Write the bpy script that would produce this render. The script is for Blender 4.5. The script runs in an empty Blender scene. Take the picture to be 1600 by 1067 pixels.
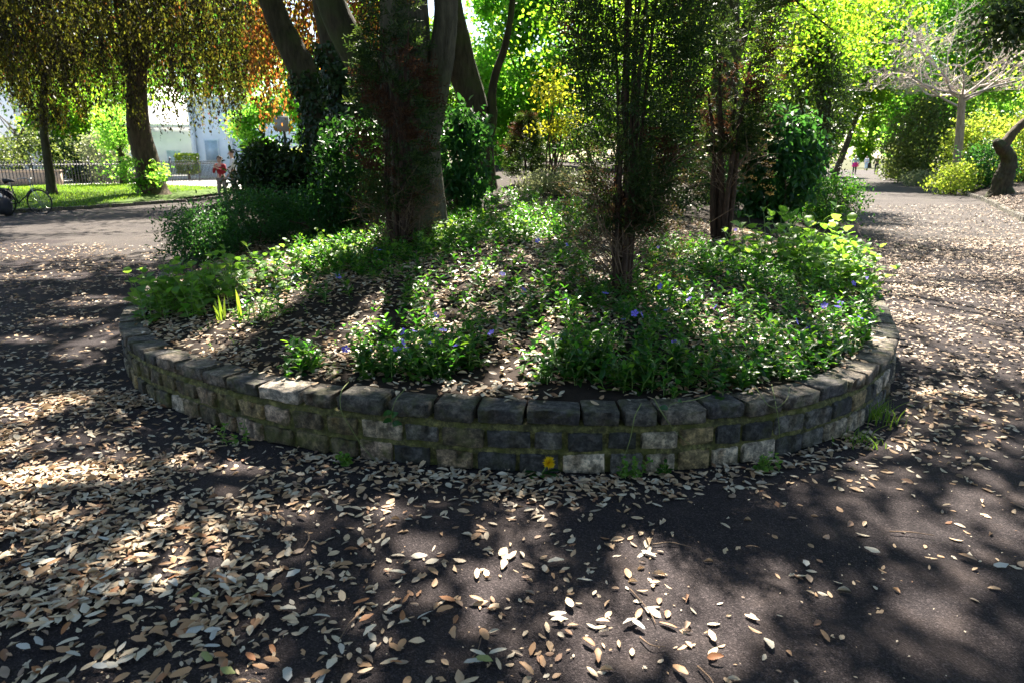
import bpy, bmesh, math, random
import numpy as np
from mathutils import Vector, Matrix

rng = np.random.default_rng(11)
random.seed(11)
scn = bpy.context.scene
col = scn.collection
D = bpy.data

# ------------------------------------------------------------------ camera
CAM_H, FPX = 1.6, 1067.0
PITCH = math.atan(288 / FPX)
cam_d = D.cameras.new("camera")
cam = D.objects.new("camera", cam_d)
col.objects.link(cam)
cam.location = (0, 0, CAM_H)
cam.rotation_euler = (math.radians(90) - PITCH, 0, 0)
cam_d.sensor_width = 36
cam_d.lens = 24.0
cam_d.clip_start = 0.05
cam_d.clip_end = 2000
cam_d.dof.use_dof = True
cam_d.dof.focus_distance = 4.2
cam_d.dof.aperture_fstop = 4.5
scn.camera = cam

# ------------------------------------------------------------------ light
SUN_EL, SUN_AZ = math.radians(50), math.radians(5)      # azimuth measured from +Y towards +X
SUN = np.array([math.sin(SUN_AZ) * math.cos(SUN_EL), math.cos(SUN_AZ) * math.cos(SUN_EL), math.sin(SUN_EL)])
world = D.worlds.new("World")
scn.world = world
world.use_nodes = True
wn = world.node_tree
wn.nodes.clear()
w_out = wn.nodes.new("ShaderNodeOutputWorld")
w_bg = wn.nodes.new("ShaderNodeBackground")
w_sky = wn.nodes.new("ShaderNodeTexSky")
w_sky.sky_type = 'NISHITA'
w_sky.sun_disc = False
w_sky.sun_elevation = SUN_EL
w_sky.sun_rotation = SUN_AZ
w_bg.inputs[1].default_value = 0.05
wn.links.new(w_sky.outputs[0], w_bg.inputs[0])
wn.links.new(w_bg.outputs[0], w_out.inputs[0])
sun_d = D.lights.new("sun", 'SUN')
sun_d.energy = 5.0
sun_d.angle = math.radians(0.53)
sun_d.color = (1.0, 0.91, 0.78)
sun_o = D.objects.new("sun", sun_d)
col.objects.link(sun_o)
sun_o.location = (0, 0, 30)
sun_o.rotation_euler = Vector(-SUN).to_track_quat('-Z', 'Y').to_euler()
scn.view_settings.view_transform = 'Standard'
scn.view_settings.look = 'None'
scn.view_settings.gamma = 1.0
scn.view_settings.use_curve_mapping = False
scn.view_settings.exposure = 2.85
scn.render.engine = 'CYCLES'
scn.cycles.max_bounces = 8
scn.cycles.diffuse_bounces = 3
scn.cycles.transmission_bounces = 5


# ------------------------------------------------------------------ small maths
def ray(u, v):
    a, b = (u - 800) / FPX, (533.5 - v) / FPX
    c, s = math.cos(PITCH), math.sin(PITCH)
    return np.array([a, c + b * s, -s + b * c])


def at_z(u, v, z=0.0):
    d = ray(u, v)
    t = (z - CAM_H) / d[2]
    return np.array([d[0] * t, d[1] * t, z])


def at_y(u, v, y):
    d = ray(u, v)
    t = y / d[1]
    return np.array([d[0] * t, y, CAM_H + d[2] * t])


def to_px(p):
    p = np.atleast_2d(p)
    c, s = math.cos(PITCH), math.sin(PITCH)
    x, y, z = p[:, 0], p[:, 1], p[:, 2] - CAM_H
    dep = y * c - z * s
    up = y * s + z * c
    dep = np.where(np.abs(dep) < 1e-4, 1e-4, dep)
    return 800 + FPX * x / dep, 533.5 - FPX * up / dep, dep


def unit(a):
    a = np.asarray(a, float)
    return a / np.maximum(np.linalg.norm(a, axis=-1, keepdims=True), 1e-9)


def smooth_line(pts, n=8):
    """Catmull-Rom through pts (any dimension)."""
    p = np.asarray(pts, float)
    p = np.vstack([2 * p[0] - p[1], p, 2 * p[-1] - p[-2]])
    out = []
    for i in range(1, len(p) - 2):
        a, b, c, d = p[i - 1], p[i], p[i + 1], p[i + 2]
        for k in range(n):
            t = k / n
            out.append(0.5 * (2 * b + (c - a) * t + (2 * a - 5 * b + 4 * c - d) * t * t + (3 * b - a - 3 * c + d) * t ** 3))
    out.append(p[-2])
    return np.array(out)


# ------------------------------------------------------------------ mesh helpers
def mesh_np(name, V, F, mats, midx=None, smooth=False):
    V = np.asarray(V, np.float32)
    F = np.asarray(F, np.int32)
    k = F.shape[1]
    me = D.meshes.new(name)
    me.vertices.add(len(V))
    me.vertices.foreach_set("co", V.ravel())
    me.loops.add(F.size)
    me.loops.foreach_set("vertex_index", F.ravel())
    me.polygons.add(len(F))
    me.polygons.foreach_set("loop_start", np.arange(0, F.size, k, dtype=np.int32))
    if smooth:
        me.polygons.foreach_set("use_smooth", np.ones(len(F), bool))
    for m in (mats if isinstance(mats, (list, tuple)) else [mats]):
        me.materials.append(m)
    if midx is not None:
        me.polygons.foreach_set("material_index", np.asarray(midx, np.int32))
    me.update(calc_edges=True)
    return me


def put(name, me, parent=None, loc=None, label=None, cat=None, group=None, kind=None):
    o = D.objects.new(name, me)
    col.objects.link(o)
    if parent is not None:
        o.parent = parent
    if loc is not None:
        o.location = loc
    if label: o["label"] = label
    if cat: o["category"] = cat
    if group: o["group"] = group
    if kind: o["kind"] = kind
    return o


def empty(name, loc, label, cat, group=None, rz=0.0):
    o = put(name, None, None, tuple(float(c) for c in loc), label, cat, group)
    o.rotation_euler = (0, 0, rz)
    o.empty_display_size = 0.1
    return o


def part(name, V, F, mat, parent, smooth=False, midx=None, kind=None, label=None):
    """V in world space; stored relative to the (translated, unrotated) parent."""
    V = np.asarray(V, float) - np.array(parent.location)
    return put(name, mesh_np(name, V, F, mat, midx, smooth), parent, kind=kind, label=label)


def cat_geo(gs):
    vs, fs, n = [], [], 0
    for V, F in gs:
        vs.append(np.asarray(V, float))
        fs.append(np.asarray(F, int) + n)
        n += len(V)
    return np.vstack(vs), np.vstack(fs)


def tube(pts, rads, seg=10, rough=0.0, flute=0.0, cap=True, seed=None):
    p = np.asarray(pts, float)
    r = np.asarray(rads, float)
    if r.ndim == 0:
        r = np.full(len(p), float(r))
    g = np.random.default_rng(seed if seed is not None else int(rng.integers(1 << 30)))
    t = unit(np.gradient(p, axis=0))
    ref = np.array([1.0, 0, 0]) if abs(t[0][0]) < 0.8 else np.array([0, 1.0, 0])
    n = unit(ref - t[0] * np.dot(ref, t[0]))
    an = np.linspace(0, 2 * np.pi, seg, endpoint=False)
    ph = g.uniform(0, 6.28, 4)
    V = []
    for i in range(len(p)):
        n = unit(n - t[i] * np.dot(n, t[i]))
        b = np.cross(t[i], n)
        rr = r[i] * (1 + flute * (0.6 * np.sin(3 * an + ph[0] + i * 0.06) + 0.5 * np.sin(5 * an + ph[1] - i * 0.05)) + rough * g.normal(size=seg))
        V.append(p[i] + rr[:, None] * (np.cos(an)[:, None] * n + np.sin(an)[:, None] * b))
    V = np.vstack(V)
    F = []
    for i in range(len(p) - 1):
        a = i * seg + np.arange(seg)
        b = i * seg + (np.arange(seg) + 1) % seg
        F.append(np.stack([a, b, b + seg], 1))
        F.append(np.stack([a, b + seg, a + seg], 1))
    F = np.vstack(F)
    if cap:
        m = len(V)
        V = np.vstack([V, p[0], p[-1]])
        k = np.arange(seg)
        F = np.vstack([F, np.stack([(k + 1) % seg, k, np.full(seg, m)], 1),
                       np.stack([k + (len(p) - 1) * seg, (k + 1) % seg + (len(p) - 1) * seg, np.full(seg, m + 1)], 1)])
    return V, F


def box(x0, x1, y0, y1, z0, z1):
    V = np.array([(x, y, z) for z in (z0, z1) for y in (y0, y1) for x in (x0, x1)], float)
    F = np.array([(0, 2, 3), (0, 3, 1), (4, 5, 7), (4, 7, 6), (0, 1, 5), (0, 5, 4), (2, 6, 7), (2, 7, 3), (0, 4, 6), (0, 6, 2), (1, 3, 7), (1, 7, 5)])
    return V, F


# leaf templates: x along the leaf (0..1), y across (-.5...5), z up
L2 = (np.array([(0, 0, 0), (.48, .5, .10), (1, 0, 0), (.48, -.5, .10)]), np.array([(0, 2, 1), (0, 3, 2)]))
LO = (np.array([(0, 0, 0), (.22, .38, .07), (.55, .5, .10), (.82, .29, .05), (1, 0, -.05), (.82, -.29, .05), (.55, -.5, .10), (.22, -.38, .07)]),
      np.array([(0, 4, 3), (0, 3, 2), (0, 2, 1), (0, 5, 4), (0, 6, 5), (0, 7, 6)]))
LB = (np.array([(0, 0, 0), (.12, .42, .05), (.45, .5, .09), (.8, .22, .03), (1, 0, -.1), (.8, -.22, .03), (.45, -.5, .09), (.12, -.42, .05)]), LO[1])


def inst(tpl, pos, X, N, sx, sy, sz=None):
    """many copies of a template as one vertex/face array"""
    V0, F0 = tpl
    pos = np.asarray(pos, float)
    n = len(pos)
    X = unit(X)
    Z = unit(N - X * np.sum(N * X, 1, keepdims=True))
    Y = np.cross(Z, X)
    sx = np.broadcast_to(np.asarray(sx, float), n)
    sy = np.broadcast_to(np.asarray(sy, float), n)
    sz = sx if sz is None else np.broadcast_to(np.asarray(sz, float), n)
    V = (pos[:, None] + V0[None, :, 0, None] * (X * sx[:, None])[:, None] + V0[None, :, 1, None] * (Y * sy[:, None])[:, None]
         + V0[None, :, 2, None] * (Z * sz[:, None])[:, None])
    F = F0[None] + (np.arange(n) * len(V0))[:, None, None]
    return V.reshape(-1, 3), F.reshape(-1, 3)


def basis(X, N, sx, sy, sz):
    X = unit(X)
    Z = unit(N - X * np.dot(N, X))
    Y = np.cross(Z, X)
    m = Matrix.Identity(4)
    for i in range(3):
        m[i][0], m[i][1], m[i][2] = X[i] * sx, Y[i] * sy, Z[i] * sz
    return m


# ------------------------------------------------------------------ materials
def new_mat(name):
    m = D.materials.new(name)
    m.use_nodes = True
    nt = m.node_tree
    nt.nodes.clear()
    out = nt.nodes.new("ShaderNodeOutputMaterial")
    return m, nt, out


def nd(nt, t, **kw):
    n = nt.nodes.new(t)
    for k, v in kw.items():
        setattr(n, k, v)
    return n


def ramp(nt, src, stops, mode='LINEAR'):
    r = nd(nt, "ShaderNodeValToRGB")
    cr = r.color_ramp
    cr.interpolation = mode
    while len(cr.elements) > 1:
        cr.elements.remove(cr.elements[-1])
    for i, (p, c) in enumerate(stops):
        e = cr.elements[0] if i == 0 else cr.elements.new(p)
        e.position = p
        e.color = (*c, 1)
    nt.links.new(src, r.inputs[0])
    return r.outputs[0]


def noise(nt, scale, detail=6, rough=.55, coord='Object', vec=None, stretch=None):
    tc = nd(nt, "ShaderNodeTexCoord")
    src = tc.outputs[coord] if coord != 'World' else nd(nt, "ShaderNodeNewGeometry").outputs['Position']
    if stretch:
        mp = nd(nt, "ShaderNodeMapping")
        mp.inputs['Scale'].default_value = stretch
        nt.links.new(src, mp.inputs[0])
        src = mp.outputs[0]
    n = nd(nt, "ShaderNodeTexNoise")
    n.inputs['Scale'].default_value = scale
    n.inputs['Detail'].default_value = detail
    n.inputs['Roughness'].default_value = rough
    nt.links.new(src, n.inputs['Vector'])
    return n


def mixc(nt, fac, a, b, blend='MIX'):
    m = nd(nt, "ShaderNodeMix", data_type='RGBA', blend_type=blend)
    for s, v in ((m.inputs[0], fac), (m.inputs[6], a), (m.inputs[7], b)):
        if hasattr(v, 'links') or hasattr(v, 'is_linked'):
            nt.links.new(v, s)
        elif isinstance(v, (tuple, list)):
            s.default_value = (*v, 1)
        else:
            s.default_value = v
    return m.outputs[2]


def bump(nt, h, strength, dist):
    b = nd(nt, "ShaderNodeBump")
    b.inputs['Strength'].default_value = strength
    b.inputs['Distance'].default_value = dist
    nt.links.new(h, b.inputs['Height'])
    return b.outputs[0]


def simple(name, color, rough=.6, var=.25, scale=6, metal=0.0, bumpd=0.0, coord='Object', emit=None):
    m, nt, out = new_mat(name)
    p = nd(nt, "ShaderNodeBsdfPrincipled")
    n = noise(nt, scale, coord=coord)
    c = ramp(nt, n.outputs[0], [(.3, tuple(x * (1 - var) for x in color)), (.7, tuple(min(1, x * (1 + var)) for x in color))])
    nt.links.new(c, p.inputs['Base Color'])
    p.inputs['Roughness'].default_value = rough
    p.inputs['Metallic'].default_value = metal
    if bumpd:
        nt.links.new(bump(nt, n.outputs[0], .6, bumpd), p.inputs['Normal'])
    nt.links.new(p.outputs[0], out.inputs[0])
    return m


def leaf_mat(name, stops, trans=None, tfac=.45, rough=.45, by='island', spec=.22, clump=0.0, cscale=1.0):
    """leaf: glossy front plus light coming through; tint varies from leaf to leaf"""
    m, nt, out = new_mat(name)
    if by == 'island':
        src = nd(nt, "ShaderNodeNewGeometry").outputs['Random Per Island']
    else:
        src = nd(nt, "ShaderNodeObjectInfo").outputs['Random']
    if clump:
        nz0 = noise(nt, cscale, 3, .5, 'World')
        mr = nd(nt, "ShaderNodeMapRange")
        mr.inputs[1].default_value, mr.inputs[2].default_value = .3, .7
        nt.links.new(nz0.outputs[0], mr.inputs[0])
        mm = nd(nt, "ShaderNodeMix")
        mm.inputs[0].default_value = clump
        nt.links.new(src, mm.inputs[2])
        nt.links.new(mr.outputs[0], mm.inputs[3])
        src = mm.outputs[0]
    c = ramp(nt, src, stops)
    nz = noise(nt, 25, 3)
    c2 = mixc(nt, .35, c, ramp(nt, nz.outputs[0], [(.35, (.45, .45, .45)), (.65, (1.4, 1.4, 1.4))]), 'MULTIPLY')
    p = nd(nt, "ShaderNodeBsdfPrincipled")
    p.inputs['Roughness'].default_value = rough
    p.inputs['Specular IOR Level'].default_value = spec
    nt.links.new(c2, p.inputs['Base Color'])
    if trans is None:
        nt.links.new(p.outputs[0], out.inputs[0])
        return m
    t = nd(nt, "ShaderNodeBsdfTranslucent")
    tc = ramp(nt, src, trans)
    nt.links.new(tc, t.inputs['Color'])
    mx = nd(nt, "ShaderNodeMixShader")
    mx.inputs[0].default_value = tfac
    nt.links.new(p.outputs[0], mx.inputs[1])
    nt.links.new(t.outputs[0], mx.inputs[2])
    nt.links.new(mx.outputs[0], out.inputs[0])
    return m


def bark_mat(name, a, b, moss=(.05, .07, .02), mossy=.35, fine=1.0):
    m, nt, out = new_mat(name)
    p = nd(nt, "ShaderNodeBsdfPrincipled")
    p.inputs['Roughness'].default_value = .9
    p.inputs['Specular IOR Level'].default_value = .2
    n1 = noise(nt, 14 * fine, 8, .65, stretch=(1, 1, .22))
    n2 = noise(nt, 1.6, 4)
    c = ramp(nt, n1.outputs[0], [(.32, a), (.62, b), (.8, tuple(x * 1.35 for x in b))])
    mf = ramp(nt, n2.outputs[0], [(.5, (0, 0, 0)), (.68, (mossy * 2,) * 3)])
    nt.links.new(mixc(nt, mf, c, moss), p.inputs['Base Color'])
    nt.links.new(bump(nt, n1.outputs[0], .9, .03), p.inputs['Normal'])
    nt.links.new(p.outputs[0], out.inputs[0])
    return m


def asphalt_mat(name, lo, hi, dusty, sp):
    m, nt, out = new_mat(name)
    p = nd(nt, "ShaderNodeBsdfPrincipled")
    p.inputs['Roughness'].default_value = .85
    p.inputs['Specular IOR Level'].default_value = sp
    big = noise(nt, .7, 5)
    fine = noise(nt, 160, 3, .7)
    grit = nd(nt, "ShaderNodeTexVoronoi")
    grit.inputs['Scale'].default_value = 190
    tc = nd(nt, "ShaderNodeTexCoord")
    nt.links.new(tc.outputs['Object'], grit.inputs['Vector'])
    c = ramp(nt, big.outputs[0], [(.3, lo), (.7, hi)])
    gv = nd(nt, "ShaderNodeSeparateColor")
    nt.links.new(grit.outputs['Color'], gv.inputs[0])
    c = mixc(nt, .8, c, ramp(nt, gv.outputs[0], [(0, (.45, .45, .47)), (.6, (.9, .88, .86)), (.9, (1.5, 1.45, 1.4)), (1, (2.6, 2.5, 2.4))]), 'MULTIPLY')
    dust = noise(nt, 2.3, 7, .65)
    c = mixc(nt, ramp(nt, dust.outputs[0], [(.5, (0, 0, 0)), (.75, (.35, .35, .35))]), c, dusty)
    nt.links.new(c, p.inputs['Base Color'])
    h = nd(nt, "ShaderNodeMath", operation='ADD')
    nt.links.new(grit.outputs['Distance'], h.inputs[0])
    nt.links.new(fine.outputs[0], h.inputs[1])
    nt.links.new(bump(nt, h.outputs[0], .8, .004), p.inputs['Normal'])
    nt.links.new(p.outputs[0], out.inputs[0])
    return m


def ground_mat(name, stops, scale, bumpd=.02, rough=.95):
    m, nt, out = new_mat(name)
    p = nd(nt, "ShaderNodeBsdfPrincipled")
    p.inputs['Roughness'].default_value = rough
    p.inputs['Specular IOR Level'].default_value = .15
    n = noise(nt, scale, 10, .7)
    nt.links.new(ramp(nt, n.outputs[0], stops), p.inputs['Base Color'])
    nt.links.new(bump(nt, n.outputs[0], .9, bumpd), p.inputs['Normal'])
    nt.links.new(p.outputs[0], out.inputs[0])
    return m


def stone_mat(name, stops, moss=.35):
    m, nt, out = new_mat(name)
    p = nd(nt, "ShaderNodeBsdfPrincipled")
    p.inputs['Roughness'].default_value = .8
    p.inputs['Specular IOR Level'].default_value = .35
    rnd = nd(nt, "ShaderNodeObjectInfo").outputs['Random']
    base = ramp(nt, rnd, stops, 'CONSTANT')
    n1 = noise(nt, 20, 10, .78, 'World')
    n2 = noise(nt, 9, 6, .6, 'World')
    c = mixc(nt, .85, base, ramp(nt, n1.outputs[0], [(.40, (.2, .2, .21)), (.5, (.85, .85, .85)), (.60, (2.3, 2.2, 2.1))]), 'MULTIPLY')
    mf = ramp(nt, n2.outputs[0], [(.48, (0, 0, 0)), (.66, (moss * 2,) * 3)])
    c = mixc(nt, mf, c, (.078, .088, .012))
    nt.links.new(c, p.inputs['Base Color'])
    h = nd(nt, "ShaderNodeMath", operation='ADD')
    nt.links.new(n1.outputs[0], h.inputs[0])
    nt.links.new(n2.outputs[0], h.inputs[1])
    nt.links.new(bump(nt, h.outputs[0], 1.0, .05), p.inputs['Normal'])
    nt.links.new(p.outputs[0], out.inputs[0])
    return m


M = {}
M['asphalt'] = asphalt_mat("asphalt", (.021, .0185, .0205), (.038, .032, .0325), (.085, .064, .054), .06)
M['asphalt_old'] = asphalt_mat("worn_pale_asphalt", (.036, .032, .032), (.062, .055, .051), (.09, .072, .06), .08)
M['soil'] = ground_mat("bed_soil", [(.3, (.008, .006, .005)), (.6, (.025, .017, .013)), (.8, (.055, .04, .03))], 9)
M['earth'] = ground_mat("earth", [(.3, (.03, .032, .012)), (.7, (.07, .075, .03))], 2)
M['turf'] = ground_mat("turf", [(.3, (.03, .055, .008)), (.7, (.07, .12, .015))], 8, .03)
M['street'] = ground_mat("street", [(.3, (.30, .29, .28)), (.7, (.42, .40, .38))], 3, .004)
M['mortar'] = stone_mat("mossy_mortar", [(0, (0.128, 0.123, 0.043)), (1, (0.145, 0.132, 0.051))], .45)
M['stone_brown'] = stone_mat("brown_sett", [(0, (0.115, 0.092, 0.057)), (.25, (0.230, 0.169, 0.108)), (.45, (0.068, 0.058, 0.041)), (.65, (0.149, 0.121, 0.061)), (.85, (0.324, 0.243, 0.176)), (1, (0.095, 0.078, 0.046))], .36)
M['stone_grey'] = stone_mat("grey_sett", [(0, (0.117, 0.111, 0.098)), (.15, (0.321, 0.271, 0.196)), (.28, (0.044, 0.044, 0.043)), (.42, (0.248, 0.209, 0.150)), (.56, (0.437, 0.369, 0.281)), (.68, (0.062, 0.061, 0.058)), (.82, (0.278, 0.209, 0.103)), (1, (0.161, 0.156, 0.138))], .12)
M['stone_top'] = stone_mat("dark_coping", [(0, (0.074, 0.068, 0.058)), (.3, (0.135, 0.115, 0.092)), (.6, (0.068, 0.063, 0.062)), (.8, (0.162, 0.135, 0.108)), (1, (0.095, 0.084, 0.073))], .25)
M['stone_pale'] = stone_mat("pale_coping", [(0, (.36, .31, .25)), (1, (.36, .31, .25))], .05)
M['bark_grey'] = bark_mat("grey_bark", (.026, .024, .016), (.092, .082, .058), mossy=.25)
M['bark_dark'] = bark_mat("dark_bark", (.016, .013, .008), (.052, .044, .026), moss=(.04, .055, .015), mossy=.4)
M['bark_brown'] = bark_mat("brown_bark", (.03, .021, .013), (.085, .06, .038), mossy=.2)
M['bark_red'] = bark_mat("reddish_yew_bark", (.018, .011, .008), (.062, .038, .026), mossy=.05, fine=3)
M['bark_pale'] = bark_mat("pale_bark", (.20, .15, .10), (.36, .28, .20), mossy=.02)
M['twig_pale'] = simple("pale_twigs", (.40, .335, .285), .8, .15)
M['twig_dry'] = simple("dry_twigs", (.11, .07, .042), .9, .4)
M['stem_pale'] = simple("pale_vine_stems", (.13, .16, .04), .6, .25)
M['stem_green'] = simple("green_stems", (.10, .16, .03), .6, .3)

YG = [(0, (.13, .22, .015)), (.5, (.17, .27, .02)), (1, (.22, .30, .03))]
M['lf_lime'] = leaf_mat("lime_leaves", [(0, (.035, .095, .010)), (.5, (.055, .13, .012)), (1, (.085, .15, .02))],
                        [(0, (.06, .22, .012)), (.45, (.22, .46, .02)), (.8, (.46, .62, .04)), (1, (.68, .74, .09))], .64, clump=.5, cscale=.8)
M['lf_fresh'] = leaf_mat("fresh_leaves", [(0, (.04, .12, .012)), (.5, (.06, .15, .015)), (1, (.09, .17, .03))],
                         [(0, (.08, .30, .02)), (.5, (.28, .64, .05)), (1, (.56, .76, .13))], .64, clump=.5, cscale=.7)
M['lf_gold'] = leaf_mat("golden_leaves", [(0, (.10, .15, .012)), (.5, (.24, .26, .02)), (1, (.32, .32, .03))],
                        [(0, (.22, .36, .015)), (.5, (.60, .58, .03)), (1, (.85, .78, .08))], .55, clump=.5, cscale=2)
M['lf_dark'] = leaf_mat("dark_evergreen_leaves", [(0, (.008, .020, .008)), (.5, (.014, .034, .012)), (1, (.026, .052, .018))],
                        [(0, (.03, .09, .01)), (1, (.08, .16, .02))], .25, .35)
M['lf_holm'] = leaf_mat("holm_oak_leaves", [(0, (.012, .024, .010)), (.6, (.025, .045, .018)), (1, (.06, .075, .045))],
                        [(0, (.05, .10, .02)), (1, (.12, .18, .03))], .3, .35)
M['lf_canopy'] = leaf_mat("beech_leaves", [(0, (.022, .045, .010)), (1, (.05, .075, .015))],
                          [(0, (.08, .18, .015)), (1, (.20, .28, .03))], .4)
M['lf_copper'] = leaf_mat("copper_beech_leaves", [(0, (.014, .009, .008)), (.35, (.026, .017, .010)), (.7, (.04, .04, .010)), (1, (.05, .022, .010))],
                          [(0, (.008, .008, .004)), (.34, (.02, .018, .006)), (.48, (.05, .05, .008)), (.62, (.20, .22, .018)), (.76, (.15, .13, .013)), (.9, (.22, .07, .016)), (1, (.32, .05, .02))], .5, clump=.55, cscale=.8)
M['lf_orange'] = leaf_mat("orange_copper_leaves", [(0, (.06, .025, .012)), (.5, (.09, .04, .012)), (1, (.06, .06, .012))],
                          [(0, (.02, .015, .006)), (.35, (.10, .06, .012)), (.48, (.50, .13, .03)), (.6, (.46, .22, .03)), (.75, (.30, .30, .03)), (1, (.14, .18, .02))], .55, clump=.6, cscale=1.6)
M['lf_yew'] = leaf_mat("yew_needles", [(0, (.006, .017, .007)), (.6, (.013, .034, .012)), (.9, (.026, .050, .015)), (1, (.05, .06, .02))],
                       [(0, (.03, .08, .012)), (1, (.12, .18, .025))], .3, .5)
M['lf_yewdead'] = leaf_mat("dead_conifer_needles", [(0, (.02, .010, .007)), (.5, (.035, .014, .009)), (1, (.06, .026, .014))],
                           [(0, (.10, .04, .02)), (1, (.18, .08, .03))], .25, .7)
M['lf_yewdry'] = leaf_mat("dry_yew_sprays", [(0, (.02, .022, .009)), (.5, (.045, .035, .015)), (1, (.08, .048, .025))],
                          [(0, (.10, .07, .02)), (1, (.2, .14, .05))], .3, .7)
M['lf_shrub'] = leaf_mat("shrub_leaves", [(0, (.006, .032, .011)), (.5, (.010, .048, .016)), (1, (.02, .07, .02))],
                         [(0, (.05, .20, .03)), (1, (.12, .32, .04))], .35, .4)
M['lf_laurel'] = leaf_mat("laurel_leaves", [(0, (.005, .022, .006)), (.6, (.010, .036, .009)), (1, (.02, .055, .012))], [(0, (.02, .10, .01)), (1, (.07, .20, .02))], .28, .4)
VST = [(0, (.008, .036, .010)), (.4, (.014, .052, .012)), (.75, (.026, .078, .012)), (1, (.06, .13, .016))]
VTR = [(0, (.04, .20, .012)), (.6, (.10, .34, .02)), (1, (.28, .50, .03))]
M['lf_vinca'] = leaf_mat("periwinkle_leaves", VST, VTR, .38, .33)
M['lf_vinca_o'] = leaf_mat("periwinkle_leaf", VST, VTR, .38, .33, by='object')
M['lf_alkanet'] = leaf_mat("broad_bright_leaves", [(0, (.05, .13, .02)), (.6, (.08, .18, .03)), (1, (.13, .22, .05))],
                           [(0, (.18, .45, .03)), (1, (.40, .62, .07))], .45, .5)
M['lf_alkanet_o'] = leaf_mat("broad_bright_leaf", [(0, (.05, .13, .02)), (.6, (.08, .18, .03)), (1, (.13, .22, .05))],
                             [(0, (.18, .45, .03)), (1, (.40, .62, .07))], .45, .5, by='object')
M['lf_grass'] = leaf_mat("grass_blades", [(0, (.035, .08, .008)), (1, (.08, .14, .015))], [(0, (.15, .34, .02)), (1, (.32, .46, .04))], .45, .5)
M['lf_iris'] = leaf_mat("iris_blades", [(0, (.12, .22, .02)), (1, (.16, .27, .03))], [(0, (.4, .6, .04)), (1, (.5, .65, .06))], .5, .45, by='object')
M['lf_silver'] = leaf_mat("silvery_leaves", [(0, (.10, .12, .07)), (1, (.20, .21, .13))], [(0, (.22, .28, .1)), (1, (.4, .42, .2))], .4)
M['petal_violet'] = leaf_mat("violet_petals", [(0, (.14, .11, .60)), (1, (.26, .21, .74))], [(0, (.15, .10, .7)), (1, (.25, .2, .8))], .3, .6, by='object')
M['petal_white'] = leaf_mat("white_petals", [(0, (.75, .76, .70)), (1, (.8, .8, .78))], [(0, (.7, .72, .6)), (1, (.8, .8, .7))], .3, .6, by='object')
M['petal_yellow'] = leaf_mat("yellow_petals", [(0, (.85, .60, .01)), (1, (.90, .66, .02))], [(0, (.85, .6, .02)), (1, (.9, .66, .03))], .45, .6)
LITTER = [(0, (.36, .32, .25)), (.2, (.50, .43, .33)), (.40, (.42, .31, .20)), (.58, (.33, .20, .11)), (.72, (.50, .38, .25)), (.86, (.19, .09, .045)), (1, (.28, .24, .19))]
M['litter'] = leaf_mat("dry_leaf_litter", LITTER, [(0, (.3, .22, .12)), (1, (.35, .25, .15))], .15, .6)
DUST = [(0, (.20, .16, .12)), (.35, (.34, .26, .19)), (.6, (.16, .10, .065)), (.8, (.38, .295, .225)), (1, (.10, .07, .05))]
M['mulch'] = leaf_mat("old_leaf_litter", DUST, None, .1, .7)
DRY = {
    'cream': ([(0, (.42, .38, .30)), (1, (.56, .50, .40))], 'pale cream'),
    'tan': ([(0, (.44, .34, .23)), (1, (.54, .42, .28))], 'light tan'),
    'brown': ([(0, (.26, .15, .08)), (1, (.36, .22, .12))], 'mid brown'),
    'rust': ([(0, (.26, .11, .05)), (1, (.30, .14, .06))], 'rusty orange'),
    'grey': ([(0, (.32, .32, .30)), (1, (.42, .42, .39))], 'silvery grey'),
    'green': ([(0, (.17, .20, .07)), (1, (.22, .24, .09))], 'faded green'),
}
for k, (st, _) in DRY.items():
    M['dry_' + k] = leaf_mat("dry_leaf_" + k, st, [(0, (.3, .22, .12)), (1, (.35, .25, .15))], .12, .55, by='object')
M['iron'] = simple("black_iron", (.012, .012, .014), .5, .3)
M['white_paint'] = simple("white_paint", (.75, .76, .78), .6, .06)
M['pale_blue'] = simple("pale_blue_render", (.80, .84, .89), .7, .08, 1)
M['cream_wall'] = simple("cream_render", (.84, .83, .80), .8, .06, 1)
M['buff_wall'] = simple("buff_stone", (.30, .23, .17), .85, .2, 2)
M['brick'] = simple("red_brick", (.38, .10, .07), .85, .2, 3)
M['slate'] = simple("slate_roof", (.12, .12, .14), .7, .2, 2)
M['glass'] = simple("window_glass", (.40, .47, .54), .15, .1)
M['sign_grey'] = simple("grey_sign_metal", (.24, .25, .24), .5, .06)
M['rubber'] = simple("black_rubber", (.012, .012, .012), .7, .2)
M['cloth_black'] = simple("black_cloth", (.012, .013, .02), .8, .3)
M['steel'] = simple("grey_steel", (.35, .36, .38), .35, .1, metal=.7)
M['skin'] = simple("skin", (.52, .31, .22), .55, .06)
M['hair_brown'] = simple("brown_hair", (.05, .028, .015), .6, .3, 40)
M['hair_white'] = simple("white_hair", (.62, .58, .52), .6, .1, 40)
M['red_cloth'] = simple("red_jacket_cloth", (.30, .008, .015), .8, .2)
M['white_cloth'] = simple("white_cloth", (.72, .73, .76), .8, .08)
M['grey_cloth'] = simple("grey_brown_cloth", (.17, .145, .12), .85, .3, 20)
M['pink_cloth'] = simple("bright_pink_cloth", (.80, .02, .28), .7, .05)
M['blue_cloth'] = simple("pale_blue_cloth", (.45, .62, .70), .8, .1)
M['dark_cloth'] = simple("dark_olive_cloth", (.06, .065, .05), .85, .3, 20)
M['navy_cloth'] = simple("navy_cloth", (.018, .024, .045), .85, .3)
M['kerb'] = stone_mat("kerb_stone", [(0, (.09, .08, .07)), (1, (.20, .18, .15))], .3)

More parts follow.
